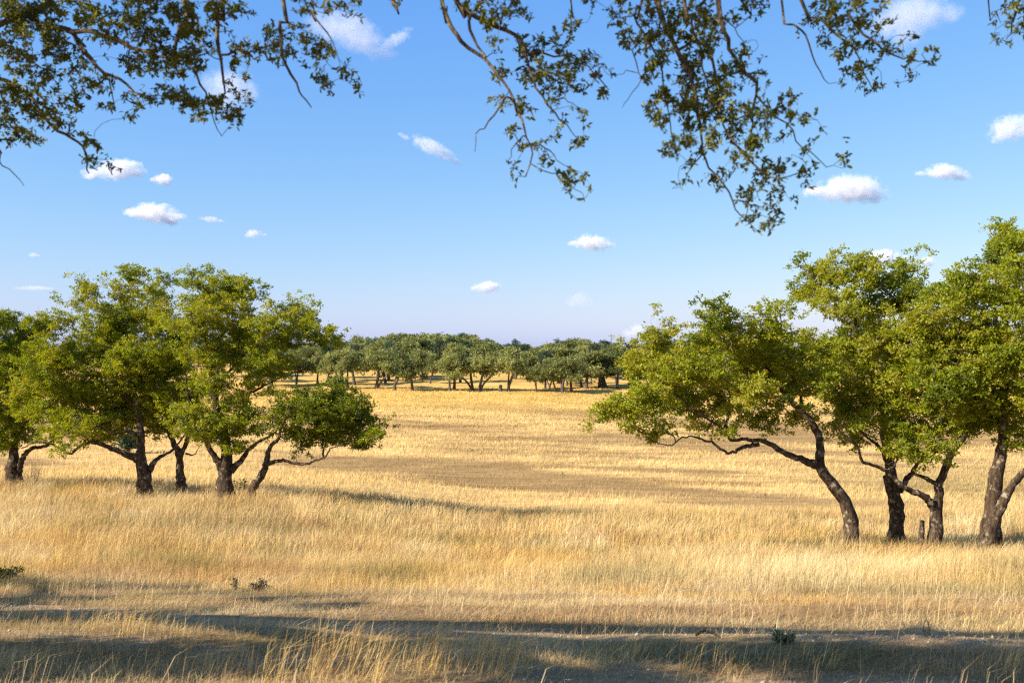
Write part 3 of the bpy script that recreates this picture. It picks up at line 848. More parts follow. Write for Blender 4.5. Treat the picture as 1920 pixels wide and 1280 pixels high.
# ------------------------------------------------------------------ the oak overhead: trunk left of the picture, limbs hanging across its top
C4 = (2.526, 0, 0); C5 = (3.2, 720, 0); C6 = (2.4, 1120, 0)
NEAR_LIMBS = [  # crop, radius start, radius end, depth start, depth end, hangs from the big limb above, points
    (C4, .022, .012, 5.6, 5.5, 1, [(240, -10), (130, 65), (0, 120), (-120, 200), (-240, 330)]),
    (C4, .018, .007, 5.5, 5.1, 0, [(130, 70), (170, 105), (250, 130), (370, 150), (440, 152), (580, 200), (700, 255), (850, 272), (960, 290)]),
    (C4, .014, .006, 5.4, 5.3, 0, [(330, 145), (375, 205), (430, 280), (490, 340), (570, 372), (640, 430), (700, 465)]),
    (C4, .015, .004, 5.2, 5.0, 1, [(870, -10), (850, 120), (830, 230), (835, 330)]),
    (C4, .013, .003, 5.0, 5.0, 1, [(1052, -10), (1030, 80), (1035, 200), (1050, 330), (1062, 440), (1040, 500)]),
    (C4, .011, .0025, 4.9, 4.8, 1, [(1340, -10), (1330, 100), (1332, 230), (1360, 310), (1400, 400), (1430, 450), (1475, 510)]),
    (C4, .014, .004, 5.7, 5.5, 0, [(-60, 330), (0, 370), (100, 420), (180, 510), (250, 600), (330, 650), (390, 700), (412, 780), (420, 820)]),
    (C4, .006, .002, 5.1, 5.0, 0, [(930, 350), (970, 440), (1000, 500), (1010, 575), (1050, 645)]),
    (C4, .005, .002, 5.4, 5.4, 0, [(500, 350), (520, 420), (545, 515)]),
    (C4, .006, .0015, 5.5, 5.3, 0, [(-30, 660), (0, 720), (15, 790), (70, 822), (115, 880)]),
    (C4, .006, .002, 4.9, 4.9, 1, [(1470, -10), (1480, 60), (1530, 130), (1570, 180), (1600, 260)]),
    (C4, .006, .002, 4.9, 4.9, 1, [(1850, -20), (1870, 10), (1885, 40)]),
    (C4, .007, .002, 5.0, 4.9, 0, [(1050, 270), (1130, 240), (1230, 240), (1300, 200)]),
    (C5, .012, .003, 4.9, 4.8, 1, [(338, -10), (380, 100), (430, 210), (510, 290), (600, 350), (660, 410), (720, 500), (780, 600), (820, 720), (860, 830), (880, 930), (850, 1060)]),
    (C5, .014, .002, 4.9, 4.9, 1, [(415, -10), (500, 60), (620, 130), (730, 180), (820, 250), (850, 340), (890, 480), (950, 580), (1020, 680), (1090, 750), (1165, 840)]),
    (C5, .008, .006, 4.9, 4.8, 0, [(515, 90), (508, 180), (560, 270), (610, 345)]),
    (C5, .006, .0015, 4.8, 4.8, 0, [(722, 585), (660, 680), (600, 770), (553, 805), (545, 910)]),
    (C5, .004, .0015, 4.8, 4.8, 0, [(835, 815), (770, 900), (745, 965)]),
    (C5, .004, .0015, 4.8, 4.9, 0, [(870, 870), (940, 880), (1000, 900), (1040, 960), (1105, 1000)]),
    (C5, .004, .0015, 4.9, 4.9, 0, [(1000, 590), (1080, 600), (1140, 622), (1190, 680)]),
    (C5, .003, .0012, 4.8, 4.9, 0, [(1000, 1050), (1060, 1045), (1100, 1110), (1180, 1150), (1200, 1190)]),
    (C5, .007, .002, 4.9, 5.0, 0, [(840, 320), (960, 330), (1080, 340), (1190, 370), (1300, 480), (1350, 540)]),
    (C5, .005, .002, 4.9, 5.0, 1, [(1120, -20), (1125, 60), (1120, 150), (1110, 240)]),
    (C6, .015, .004, 4.8, 4.7, 1, [(268, -10), (290, 80), (340, 180), (390, 280), (430, 370), (450, 480), (465, 600), (470, 690)]),
    (C6, .013, .005, 4.7, 4.7, 1, [(538, -10), (560, 100), (590, 220), (650, 310), (720, 372), (702, 480), (690, 600)]),
    (C6, .008, .003, 4.7, 4.6, 0, [(420, 190), (500, 220), (530, 330), (550, 450), (560, 550), (612, 635), (680, 740)]),
    (C6, .005, .0012, 4.7, 4.7, 0, [(715, 430), (790, 510), (860, 560), (890, 630), (960, 690), (1035, 752), (1090, 720)]),
    (C6, .007, .0016, 4.9, 4.8, 1, [(828, -10), (880, 110), (940, 160), (970, 250), (1000, 320), (1042, 378)]),
    (C6, .009, .002, 4.9, 4.8, 1, [(915, -10), (1000, 80), (1080, 160), (1150, 230), (1200, 330), (1235, 395)]),
    (C6, .009, .0015, 4.9, 4.8, 1, [(1045, -10), (1130, 70), (1200, 150), (1290, 220), (1370, 260), (1450, 270), (1515, 278)]),
    (C6, .006, .0015, 4.7, 4.7, 0, [(470, 680), (500, 750), (560, 820), (610, 900), (640, 970), (700, 1020), (745, 1060)]),
    (C6, .004, .0012, 4.7, 4.7, 0, [(570, 80), (620, 130), (680, 80), (725, 68)]),
    (C6, .003, .0012, 4.7, 4.7, 0, [(620, 130), (660, 190), (690, 180)]),
    (C6, .004, .001, 4.7, 4.7, 0, [(200, 180), (160, 230), (185, 330), (190, 380), (130, 450), (110, 490)]),
    (C6, .004, .0015, 4.7, 4.7, 0, [(470, 690), (430, 740), (392, 825)]),
    (C6, .007, .002, 4.7, 4.7, 1, [(200, -10), (170, 60), (210, 160), (280, 270), (300, 420), (330, 560), (350, 680)]),
    (C6, .006, .0015, 4.7, 4.6, 0, [(612, 640), (690, 720), (770, 800), (860, 790), (940, 760)]),
    (C6, .004, .0015, 4.6, 4.6, 0, [(640, 900), (720, 930), (800, 940)]),
    (C6, .008, .002, 4.7, 4.7, 1, [(390, -10), (420, 110), (470, 250), (500, 420), (490, 560)]),
    (C6, .007, .0015, 5.0, 5.0, 1, [(1900, -10), (1880, 60), (1860, 150), (1840, 180)]),
    (C6, .004, .0012, 5.0, 5.0, 1, [(1758, -10), (1790, 60), (1816, 105)]),
    (C6, .006, .002, 4.8, 4.8, 1, [(640, -10), (690, 20), (770, 25)]),
]
NEAR_MASSES = [  # crop, depth, ellipses (x, y, rx, ry)
    (C4, 5.45, [(150, 60, 160, 80), (60, 250, 90, 120), (350, 60, 120, 80), (300, 250, 130, 90), (480, 120, 120, 90), (430, 380, 80, 60), (120, 470, 130, 90), (40, 420, 60, 60),
                (350, 480, 80, 60), (250, 560, 80, 50), (60, 620, 80, 60), (150, 650, 60, 40), (340, 620, 50, 30), (460, 690, 50, 28), (420, 760, 40, 35), (510, 790, 30, 16),
                (560, 540, 60, 28), (640, 300, 90, 70), (650, 480, 50, 40), (60, 20, 100, 60), (20, 540, 50, 60), (180, 340, 90, 60), (60, 130, 80, 60), (220, 160, 90, 60)]),
    (C4, 5.05, [(700, 150, 110, 80), (780, 300, 110, 80), (740, 440, 70, 40), (870, 100, 80, 80), (950, 180, 80, 80), (900, 280, 80, 60), (1000, 50, 120, 50), (860, 450, 60, 60),
                (920, 530, 70, 45), (1060, 500, 90, 45), (1100, 550, 40, 25), (1150, 340, 40, 50), (1140, 450, 45, 40), (1160, 240, 60, 40), (1240, 250, 50, 35), (600, 40, 110, 50), (760, 40, 100, 50),
                (1150, 40, 60, 30), (1300, 300, 25, 15)]),
    (C4, 4.9, [(1310, 200, 55, 70), (1290, 130, 30, 35), (1420, 160, 70, 45), (1490, 230, 70, 55), (1450, 25, 80, 28), (1550, 25, 50, 28), (1640, 15, 60, 22), (1540, 270, 50, 35), (1690, 30, 30, 16),
               (1520, 350, 50, 35), (1600, 345, 36, 20), (1680, 355, 22, 12), (1650, 290, 12, 8), (1710, 430, 20, 22), (1580, 440, 18, 22), (1460, 350, 18, 25), (1890, 20, 30, 28), (1390, 250, 40, 30)]),
    (C5, 4.85, [(500, 40, 80, 40), (620, 60, 100, 60), (800, 50, 90, 40), (780, 130, 110, 35), (650, 150, 70, 45), (660, 270, 40, 40), (935, 165, 22, 22), (840, 300, 60, 70), (920, 280, 60, 60),
                (1040, 250, 55, 45), (1110, 110, 36, 36), (1150, 150, 36, 26), (1110, 220, 28, 36), (1100, 340, 110, 50), (880, 420, 80, 90), (1190, 370, 60, 40), (1250, 440, 40, 36), (1310, 500, 45, 45),
                (1290, 560, 45, 26), (1150, 480, 70, 40), (1060, 460, 80, 60), (980, 500, 70, 50), (1060, 560, 60, 28), (1180, 530, 45, 28), (700, 450, 60, 40), (690, 360, 28, 26), (650, 620, 26, 36),
                (720, 620, 45, 36), (820, 620, 45, 55), (870, 660, 36, 36), (1000, 630, 36, 36), (1190, 680, 36, 36), (1060, 750, 36, 26), (1040, 830, 16, 36), (920, 850, 30, 36), (830, 880, 36, 36),
                (770, 790, 26, 36), (940, 960, 26, 45), (1160, 850, 45, 45), (760, 1030, 16, 22), (790, 1110, 16, 16), (750, 950, 16, 12), (1000, 1050, 36, 16), (1070, 1060, 36, 45), (1110, 1130, 36, 45),
                (1195, 1090, 22, 45), (1230, 1050, 16, 16), (1200, 1180, 26, 16), (1240, 25, 28, 22), (1100, 10, 30, 20), (1180, 40, 20, 18), (960, 400, 60, 60), (340, 10, 30, 16)]),
    (C6, 4.7, [(80, 50, 45, 45), (130, 110, 45, 36), (160, 160, 45, 36), (120, 210, 32, 32), (230, 60, 60, 50), (230, 200, 60, 50), (350, 50, 80, 50), (330, 150, 80, 60), (470, 40, 80, 50),
               (450, 130, 80, 60), (440, 260, 80, 70), (560, 100, 36, 45), (520, 200, 60, 50), (640, 240, 50, 42), (640, 340, 55, 45), (720, 350, 40, 30), (560, 330, 60, 50), (280, 260, 60, 60),
               (240, 340, 45, 32), (300, 420, 60, 60), (250, 480, 45, 36), (380, 360, 60, 60), (480, 370, 60, 60), (390, 500, 70, 50), (480, 500, 60, 60), (590, 500, 80, 60), (740, 390, 28, 16),
               (610, 600, 60, 50), (350, 650, 55, 36), (420, 640, 45, 36), (510, 640, 60, 55), (710, 520, 60, 50), (700, 640, 55, 45), (740, 620, 60, 36), (830, 480, 55, 42), (890, 430, 30, 25),
               (850, 530, 36, 26), (940, 540, 36, 20), (990, 610, 20, 20), (820, 630, 30, 16), (620, 720, 45, 26), (690, 740, 36, 26), (760, 770, 55, 36), (800, 760, 45, 45), (550, 790, 45, 45),
               (410, 750, 30, 26), (390, 830, 20, 16), (540, 850, 26, 16), (910, 690, 30, 20), (950, 670, 20, 12), (1070, 740, 14, 30), (1100, 710, 11, 9), (1150, 735, 9, 9), (940, 760, 36, 26),
               (880, 800, 20, 26), (920, 870, 20, 20), (870, 870, 20, 16), (690, 870, 55, 36), (740, 840, 36, 26), (800, 820, 36, 36), (720, 910, 36, 16), (720, 960, 26, 26), (800, 940, 26, 36),
               (670, 990, 26, 26), (710, 1040, 26, 16), (770, 1010, 26, 20), (810, 1005, 11, 7), (400, 440, 60, 50), (560, 430, 60, 50), (280, 560, 40, 40), (420, 570, 60, 40)]),
    (C6, 4.85, [(960, 100, 36, 22), (1000, 40, 60, 40), (1100, 60, 80, 50), (1170, 20, 36, 26), (1050, 150, 55, 36), (1180, 110, 60, 50), (1250, 60, 36, 26), (1290, 110, 30, 26), (1130, 200, 55, 36),
                (1230, 200, 55, 36), (1080, 260, 30, 26), (1160, 320, 55, 36), (1240, 280, 55, 36), (1210, 390, 36, 26), (1260, 395, 26, 20), (1310, 250, 36, 26), (1340, 200, 26, 16), (1390, 190, 26, 20),
                (1400, 280, 36, 26), (1460, 250, 30, 20), (1510, 275, 26, 16), (1400, 340, 20, 16), (770, 20, 36, 18), (680, 20, 50, 20), (620, 50, 36, 18)]),
    (C6, 5.0, [(1820, 20, 36, 22), (1900, 80, 40, 40), (1845, 155, 30, 26), (1910, 180, 30, 20), (1890, 15, 40, 25), (1960, 120, 50, 60)]),
]


def overhead_oak():
    tb = np.array([-7.4, 6.6]); gz = float(ground_z(*tb))
    org = np.array([tb[0], tb[1], gz])
    root = thing('oak_tree', 'nearest oak, its leafy limbs hanging into the top of the photo', 'tree', org)
    T = Tubes(); S = Skeleton()
    def limb(pts, r, step, sides=10, knob=.12):
        p, rr = spline(pts, r, step)
        T.add(p, rr, sides, knob)
        S.add(p, rr)
        return p
    limb([(-7.4, 6.6, gz - .2), (-7.35, 6.55, gz + .5), (-7.2, 6.4, gz + 1.3), (-7.1, 6.2, gz + 2.1), (-7.0, 5.6, gz + 2.9), (-6.9, 4.6, gz + 3.6)],
         [.42, .30, .26, .24, .17, .08], .12, 16, .15)
    main = limb([(-7.1, 6.2, gz + 2.0), (-5.7, 5.1, 1.2), (-3.8, 4.0, 2.2), (-1.9, 3.45, 2.55), (-.2, 3.2, 2.6), (1.3, 3.1, 2.55), (2.5, 3.15, 2.45), (3.4, 3.2, 2.2)],
                [.2, .17, .14, .11, .09, .065, .045, .02], .1, 12)
    low = limb([(-6.3, 5.6, .75), (-4.7, 4.9, 1.4), (-3.5, 4.5, 1.6), (-2.6, 4.2, 1.6)], [.12, .09, .06, .03], .1, 10)
    shade_limbs = [[(-7.0, 6.2, gz + 2.4), (-7.6, 5.0, 1.6), (-7.0, 3.2, 2.6), (-5.6, 1.4, 3.2), (-3.6, .2, 3.3), (-.5, -1.0, 3.4), (3.0, -1.6, 3.3), (6.0, -2.0, 3.0)],
                   [(-6.9, 5.7, gz + 2.8), (-6.2, 4.2, 2.0), (-5.2, 2.8, 2.9), (-4.0, 2.2, 3.3)],
                   [(-7.2, 6.3, gz + 1.9), (-8.3, 6.8, .6), (-9.2, 7.6, .9), (-10.2, 8.2, 1.2)],
                   [(-7.2, 6.3, gz + 2.2), (-8.0, 5.6, 1.0), (-9.0, 5.2, 1.4)]]
    for pts in shade_limbs:
        limb(pts, np.linspace(.15, .03, len(pts)), .12, 9)
    hang = np.vstack([main, low])
    for (sc, ox, oy), r0, r1, d0, d1, up, pts in NEAR_LIMBS:
        k = len(pts)
        p = [at(ox + x / sc, oy + y / sc, (d0 + (d1 - d0) * i / (k - 1)) * .8) for i, (x, y) in enumerate(pts)]
        r0, r1 = r0 * .8, r1 * .8
        r = list(np.linspace(r0, r1, k))
        if up:                                              # carry it up, out of the picture, to the limb it hangs from
            q = hang[np.argmin(np.linalg.norm(hang - (p[0] + np.array([-.25, 0, .5])), axis=1))]
            v = (p[0] - p[1]) / np.linalg.norm(p[0] - p[1])
            L = np.linalg.norm(q - p[0])
            p = [q, q * .5 + p[0] * .5 + v * .2 * L] + p
            r = [r0 * 1.6, r0 * 1.25] + r
        elif len(S.p) and pts[0][0] > 0:                    # a side branch: start it on the wood it leaves
            j = np.argmin(np.linalg.norm(S.p - p[0], axis=1))
            p = [S.p[j]] + p if np.linalg.norm(S.p[j] - p[0]) > .01 else p
            r = [r0] * (len(p) - len(r)) + r
        else:
            q = hang[np.argmin(np.linalg.norm(hang - p[0], axis=1))]
            p = [q] + p; r = [r0 * 1.3] + r
        pp, rr = spline(p, r, .05)
        pp[1:-1] += rng.normal(0, .0035, pp[1:-1].shape)
        T.add(pp, rr, 7 if r0 > .008 else 5, .2)
        S.add(pp, rr)
    # foliage: rosettes of small leaves at the ends of fine twigs
    todo = []
    for (sc, ox, oy), dep, el in NEAR_MASSES:
        for x, y, rx, ry in el:
            d = dep * .8 + rng.uniform(-.26, .26)
            m = d / FPX / sc
            c = at(ox + x / sc, oy + y / sc, d)
            area = math.pi * rx * ry / sc ** 2
            n = max(1, int(area / (80 if dep > 5.0 else 104) + rng.random()))
            q = rand_dirs(n) * (rng.random(n) ** .4)[:, None] * np.array([rx * m, .16, ry * m])
            for t in q:
                todo.append(c + t)
    todo = np.array(todo)
    order = np.argsort([np.linalg.norm(S.p - t, axis=1).min() for t in todo])
    ros, rdir = [], []
    for t in todo[order]:
        dv = S.grow(T, t, .0011, .006, .035, .13, .05, 4, .018)
        ros.append(t); rdir.append(dv)
        if rng.random() < .75:                              # a second rosette part way along the twig
            ros.append(t - dv * rng.uniform(.8, 1.6) + rng.normal(0, .012, 3)); rdir.append(dv + rng.normal(0, .02, 3))
    ros = np.array(ros); rdir = np.array(rdir)
    rdir /= np.linalg.norm(rdir, axis=1)[:, None] + 1e-9
    k = rng.integers(4, 9, len(ros)); idx = np.repeat(np.arange(len(ros)), k); N = len(idx)
    ax = rand_dirs(N) * .95 + rdir[idx] * .7
    pos = ros[idx] - rdir[idx] * rng.uniform(0, .028, N)[:, None] + rand_dirs(N) * .003
    L = rng.uniform(.014, .027, N)
    nr = rand_dirs(N) + np.array([0, 0, .8])
    v1, f1, l1 = leaf_shapes(pos, ax, nr, L, L * rng.uniform(.34, .48, N))
    tc = rng.uniform(.15, .75, len(ros)); tc[rng.random(len(ros)) < .012] = 1.0
    t1 = np.repeat(np.clip(tc[idx] + rng.normal(0, .13, N), 0, 1), 6)
    # the oak's unseen crown: clumps added where their shade falls on the foreground
    cl = []
    def shade(px, py, h, rx, ry, rz, n):
        g = drop(px, py)
        k_ = h / math.tan(SUN_EL)
        u = LIGHT / ln
        c = g + np.array([-u[0] * k_, -u[1] * k_, h])
        S.grow(T, c, .012, .05, .15, .1, .03, 6, .02)
        q = rand_dirs(n) * (rng.random(n) ** .4)[:, None] * np.array([rx, ry, rz])
        cl.extend(c + q)
        for t in q[::4]:
            S.grow(T, c + t, .004, .015, .12, .1, .03, 4, .02)
    for px, py, h, rx, ry, rz, n in SHADE:
        shade(px, py, h, rx, ry, rz, n)
    added_canopy = []
    for cx in np.arange(-6.2, -1.5, .95):  # unseen clumps added sunward of the hanging sprays to shade them
        added_canopy.append(((cx, 2.0 + rng.uniform(-.4, .3), 3.6 + rng.uniform(-.3, .4)), (.62, .5, .42), 13))
    for gx in np.arange(-6.5, 6.6, 1.6):                    # unseen roof of leaves overhead, added to block sky light from the foreground
        for gy in np.arange(-5.0, .1, 1.6):
            added_canopy.append(((gx + rng.normal(0, .4), min(gy + rng.normal(0, .3), .3), 3.1 + rng.uniform(-.4, .9) - .012 * gx ** 2), (1.1, .95, .5), 26))
    for c, R, n in added_canopy:
        c = np.array(c)
        q = rand_dirs(n) * (rng.random(n) ** .4)[:, None] * np.array(R)
        cl.extend(c + q)
        for t in q[::2]:
            S.grow(T, c + t, .004, .03, .14, .1, .03, 5, .02)
    cl = np.array(cl)
    v2, f2, l2, t2 = crown_leaves(cl, 60, .22, .075, rng.uniform(.2, .7, len(cl)))
    v = np.concatenate([v1, v2]); f = np.concatenate([f1, f2 + len(v1)]); lt = np.concatenate([l1, l2])
    T.build('trunk', BARK_NEAR, root, org)
    mesh_obj('crown', v, f, lt, LEAF_NEAR, root, org, {'tint': ('FLOAT', 'FACE', np.concatenate([t1, t2]))})


SHADE = []  # ground spots to darken; an unseen leaf clump is put sunward of each
for px, h in [(-20, 3.2), (90, 3.3), (230, 3.4), (330, 3.4), (470, 3.5), (560, 3.6)]:
    SHADE.append((px, 1256, h, .22, .09, .09, 5))
for px, h in [(60, 3.2), (200, 3.2), (360, 3.3)]:
    SHADE.append((px, 1150, h, .25, .07, .07, 5))
for px, py, h in [(-60, 1092, 2.7), (60, 1096, 2.8), (180, 1104, 2.9), (320, 1108, 3.0), (430, 1112, 3.1), (540, 1122, 3.2), (640, 1134, 3.3),
                  (120, 1124, 3.2), (30, 1130, 3.2)]:
    SHADE.append((px, py, h, .38, .20, .18, 9))
for px, py, h in [(30, 1210, 3.0), (140, 1218, 3.1), (260, 1226, 3.2), (380, 1232, 3.3), (500, 1236, 3.4), (600, 1222, 3.6), (60, 1232, 3.1), (180, 1240, 3.3)]:
    SHADE.append((px, py, h, .34, .18, .18, 9))
for px, py, h in [(760, 1212, 3.9), (860, 1212, 4.0), (960, 1214, 4.1), (1060, 1216, 4.2), (1160, 1218, 4.3), (1260, 1222, 4.4), (1360, 1226, 4.5), (1460, 1226, 4.6), (1560, 1232, 4.7),
                  (1660, 1236, 4.8), (1760, 1240, 4.9), (1860, 1238, 5.0), (1950, 1240, 5.1), (1700, 1262, 5.0), (1820, 1268, 5.1), (1920, 1266, 5.2), (1480, 1212, 4.7)]:
    SHADE.append((px, py, h, .38, .14, .14, 10))
for px, py, h in [(980, 1278, 4.2), (1150, 1278, 4.3), (1320, 1276, 4.5), (1500, 1276, 4.7), (1620, 1276, 4.9)]:
    SHADE.append((px, py, h, .26, .08, .08, 4))
overhead_oak()


# ------------------------------------------------------------------ the distant wood
def far_tree_parts(kind, seed):
    """trunk tubes and crown leaves of one distant tree standing at the origin, about 6 m tall"""
    g = np.random.default_rng(seed)
    T = Tubes(); S = Skeleton()
    cl, tint = [], []
    if kind == 'oak':
        lean = g.normal(0, .28, 2)
        p = [(0, 0, -.2), (.1 * lean[0], .1 * lean[1], .6), (lean[0] * .6, lean[1] * .6, 1.5), (lean[0], lean[1], 2.3), (lean[0] * 1.3, lean[1] * 1.3, 3.6), (lean[0] * 1.2, lean[1] * 1.2, 4.8)]
        pp, rr = spline(p, [.30, .21, .18, .15, .09, .03], .25)
        T.add(pp, rr, 8, .15); S.add(pp, rr)
        if g.random() < .6:                                  # a second stem
            l2 = lean + g.normal(0, .6, 2)
            p = [(0, 0, -.1), (l2[0] * .3, l2[1] * .3, .9), (l2[0], l2[1], 2.2), (l2[0] * 1.4, l2[1] * 1.4, 3.4)]
            pp, rr = spline(p, [.18, .14, .10, .04], .25)
            T.add(pp, rr, 7, .15); S.add(pp, rr)
        nb = g.integers(13, 19)
        for b in range(nb):
            a = b * 2.4 + g.normal(0, .4); rad = g.uniform(1.7, 2.4) * math.sqrt((b + .5) / nb)
            zc = 2.0 + 3.2 * (1 - (rad / 2.8) ** 2) * g.uniform(.05, 1.0)
            c = np.array([lean[0] + rad * math.cos(a), lean[1] + rad * math.sin(a), zc])
            S.grow(T, c, .03, .09, .3, .12, .04, 5, .03)
            R = np.array([1, 1, .62]) * g.uniform(.5, 1.05)
            q = rand_dirs(16) * (rng.random(16) ** .4)[:, None] * R
            cl.extend(c + q); tint.extend(g.uniform(.1, .9) + g.normal(0, .12, 16))
        per, rad, ln_ = 20, .42, .26
    else:
        p = [(0, 0, -.2), (0, 0, 1.5), (.1, 0, 3.5), (.1, .1, 5.8)]
        pp, rr = spline(p, [.22, .18, .1, .02], .3)
        T.add(pp, rr, 7, .1); S.add(pp, rr)
        for b in range(85):
            z = g.uniform(.6, 6.0)
            w = 1.75 * (1 - ((z - .4) / 6.0) ** 1.6) * g.uniform(.5, 1.0) + .12
            a = g.uniform(0, 6.3)
            c = np.array([w * math.cos(a), w * math.sin(a), z])
            cl.append(c); tint.append(g.uniform(.2, .8))
        per, rad, ln_ = 40, .45, .24
    v, f, lt, tf = crown_leaves(np.array(cl), per, rad, ln_, np.array(tint))
    return T, v, f, lt, tf


FAR = {'oak': [], 'juniper': []}
for kind, cnt in (('oak', 9), ('juniper', 4)):
    for s in range(cnt):
        T, v, f, lt, tf = far_tree_parts(kind, 100 + s + (50 if kind == 'juniper' else 0))
        root = bpy.data.objects.new('oak_tree' if kind == 'oak' else 'juniper_tree', None)
        COL.objects.link(root)
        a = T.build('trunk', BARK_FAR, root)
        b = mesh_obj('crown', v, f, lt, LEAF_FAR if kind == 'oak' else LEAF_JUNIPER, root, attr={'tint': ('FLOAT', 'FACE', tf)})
        FAR[kind].append([root, a, b, False, float(v[:, 2].max())])


def plant_far(kind, x, y, height, label, group, widen=1.0, pick=None):
    """the first use moves the built tree itself, later ones copy it with its trunk and crown"""
    src = FAR[kind][pick if pick is not None else rng.integers(len(FAR[kind]))]
    s = height / src[4]
    if not src[3]:
        o = src[0]; src[3] = True
    else:
        o = src[0].copy(); COL.objects.link(o)
        for ch in (src[1], src[2]):
            c = ch.copy(); COL.objects.link(c); c.parent = o
    o.location = (float(x), float(y), float(ground_z(x, y, False)) - .05)
    o.rotation_euler = (0, 0, float(rng.uniform(0, 6.28)))
    o.scale = (s * widen, s * widen, s)
    tag(o, label, 'tree', group)
    return o


ORD = ['first', 'second', 'third', 'fourth', 'fifth', 'sixth', 'seventh', 'eighth', 'ninth', 'tenth', 'eleventh', 'twelfth', 'thirteenth', 'fourteenth',
       'fifteenth', 'sixteenth', 'seventeenth', 'eighteenth', 'nineteenth', 'twentieth', 'twenty-first', 'twenty-second', 'twenty-third', 'twenty-fourth',
       'twenty-fifth', 'twenty-sixth', 'twenty-seventh', 'twenty-eighth']
FRONT = [(95, 350, 195), (200, 345, 165), (245, 352, 190), (320, 335, 140), (350, 370, 180), (385, 352, 165), (497, 370, 160), (540, 342, 150), (585, 378, 175), (640, 315, 110),
         (675, 380, 175), (765, 345, 190), (862, 382, 185), (885, 376, 170), (915, 340, 150), (975, 378, 175), (1012, 382, 180), (1155, 382, 150), (1295, 387, 250), (1340, 370, 200),
         (1390, 387, 210), (1425, 392, 200), (1470, 385, 190), (1545, 370, 170), (1610, 366, 180), (1640, 366, 170), (1700, 372, 180)]
for i, (X, yb, yt) in enumerate(FRONT):
    px = 520 + X / 2.667
    g = drop(px, 590 + yb / 2.667)
    H = (yb - yt) / 2.667 * g[1] / FPX
    plant_far('oak', g[0], g[1], H, 'distant oak at the far field edge, %s from the left in the front row' % ORD[i],
              'front row of distant oaks', widen=rng.uniform(.75, 1.0), pick=i % 9)
SKY_X = [-300, 0, 300, 600, 650, 700, 730, 760, 800, 830, 855, 880, 920, 1000, 1040, 1090, 1120, 1180, 1300, 1500, 1900, 2300]
SKY_Y = [640, 640, 640, 640, 640, 632, 620, 624, 627, 623, 620, 634, 638, 646, 640, 634, 640, 641, 640, 640, 640, 640]
taken = []
for k in range(12000):
    if len(taken) >= 430:
        break
    y = 158 + 160 * rng.random() ** .8
    dense = len(taken) < 70                                  # the right half of the wood comes down to the field as one thicket
    if dense:
        y = rng.uniform(156, 205)
    px = rng.uniform(990, 1520) if dense else (rng.uniform(470, 1330) if rng.random() < .64 else rng.uniform(-260, 2180))
    x = float(at(px, 655, y)[0])
    if y < 205 and 520 < px < 1010 and rng.random() < .9:
        continue
    if any((x - a) ** 2 + (y - b) ** 2 < 11 for a, b in taken):
        continue
    taken.append((x, y))
    top = np.interp(px, SKY_X, SKY_Y) + abs(rng.normal(0, 9)) - 14 * rng.random() ** 4
    H = (at(px, top, y)[2] - ground_z(x, y, False))
    H = min(float(H), rng.uniform(5.6, 7.4)) if y < 235 else float(np.clip(H, 4.2, 8.8))
    if dense:
        H = rng.uniform(2.2, 5.6)
    if rng.random() < (.5 if dense else .46 if y > 215 else .16):
        plant_far('juniper', x, y, H, 'dark blue green juniper standing in the wood behind the field', 'junipers in the distant wood', rng.uniform(.9, 1.25))
    else:
        plant_far('oak', x, y, H, 'grey green oak standing in the wood behind the field', 'oaks in the distant wood', rng.uniform(1.05, 1.4))


for px in np.concatenate([np.linspace(955, 1070, 9), np.linspace(1085, 1570, 22)]):
    y = rng.uniform(212, 300)
    px = px + rng.normal(0, 9)
    x = float(at(px, 655, y)[0])
    H = float(np.clip(at(px, rng.uniform(632, 646), y)[2] - ground_z(x, y, False), 4.5, 9.0))
    if rng.random() < .5:
        plant_far('juniper', x, y, H, 'dark blue green juniper standing in the wood behind the field', 'junipers in the distant wood', rng.uniform(.95, 1.3))
    else:
        plant_far('oak', x, y, H, 'grey green oak standing in the wood behind the field', 'oaks in the distant wood', rng.uniform(1.05, 1.4))


# ------------------------------------------------------------------ small plants, stones, posts
def weed(name, label, cat, px, py, H, W, stems, leafy, material, stem_mat=None, leaf_len=.03, group=None):
    g = drop(px, py)
    root = thing(name, label, cat, g, group)
    T = Tubes(); pos, ax = [], []
    for s in range(stems):
        a = rng.uniform(0, 6.3); sp = rng.uniform(.1, 1) * W / 2; h = H * rng.uniform(.5, 1)
        e = g + np.array([math.cos(a) * sp, math.sin(a) * sp * .8, h])
        b = g + np.array([math.cos(a) * sp * .15, math.sin(a) * sp * .15, -.03])
        m = (b + e) / 2 + rng.normal(0, .08 * H, 3) * np.array([1, 1, .3])
        pp, rr = spline([b, m, e], [.0035 + H * .004, .003 + H * .002, .0012], H / 8)
        T.add(pp, rr, 4)
        for j in range(3):
            q = pp[rng.integers(len(pp) // 3, len(pp))]
            e2 = q + np.array([rng.normal(0, .13), rng.normal(0, .13), rng.uniform(.02, .16)]) * H
            T.add(np.array([q, (q + e2) / 2 + rng.normal(0, .01 * H, 3), e2]), np.array([.002 + H * .001, .0018, .001]), 3)
            for _ in range(rng.poisson(leafy)):
                t = rng.uniform(.2, 1); pos.append(q + (e2 - q) * t + rng.normal(0, .03 * H, 3)); ax.append(e2 - q)
    T.build('stem', stem_mat or TWIG_DRY, root, g)
    if pos:
        pos = np.array(pos); N = len(pos)
        L = leaf_len * rng.uniform(.6, 1.3, N)
        v, f, lt = leaf_quads(pos, np.array(ax) * 3 + rand_dirs(N) * .8, rand_dirs(N) + np.array([0, 0, .6]), L, L * .5)
        mesh_obj('foliage', v, f, lt, material, root, g, {'tint': ('FLOAT', 'FACE', np.repeat(rng.uniform(0, 1, N), 2))})


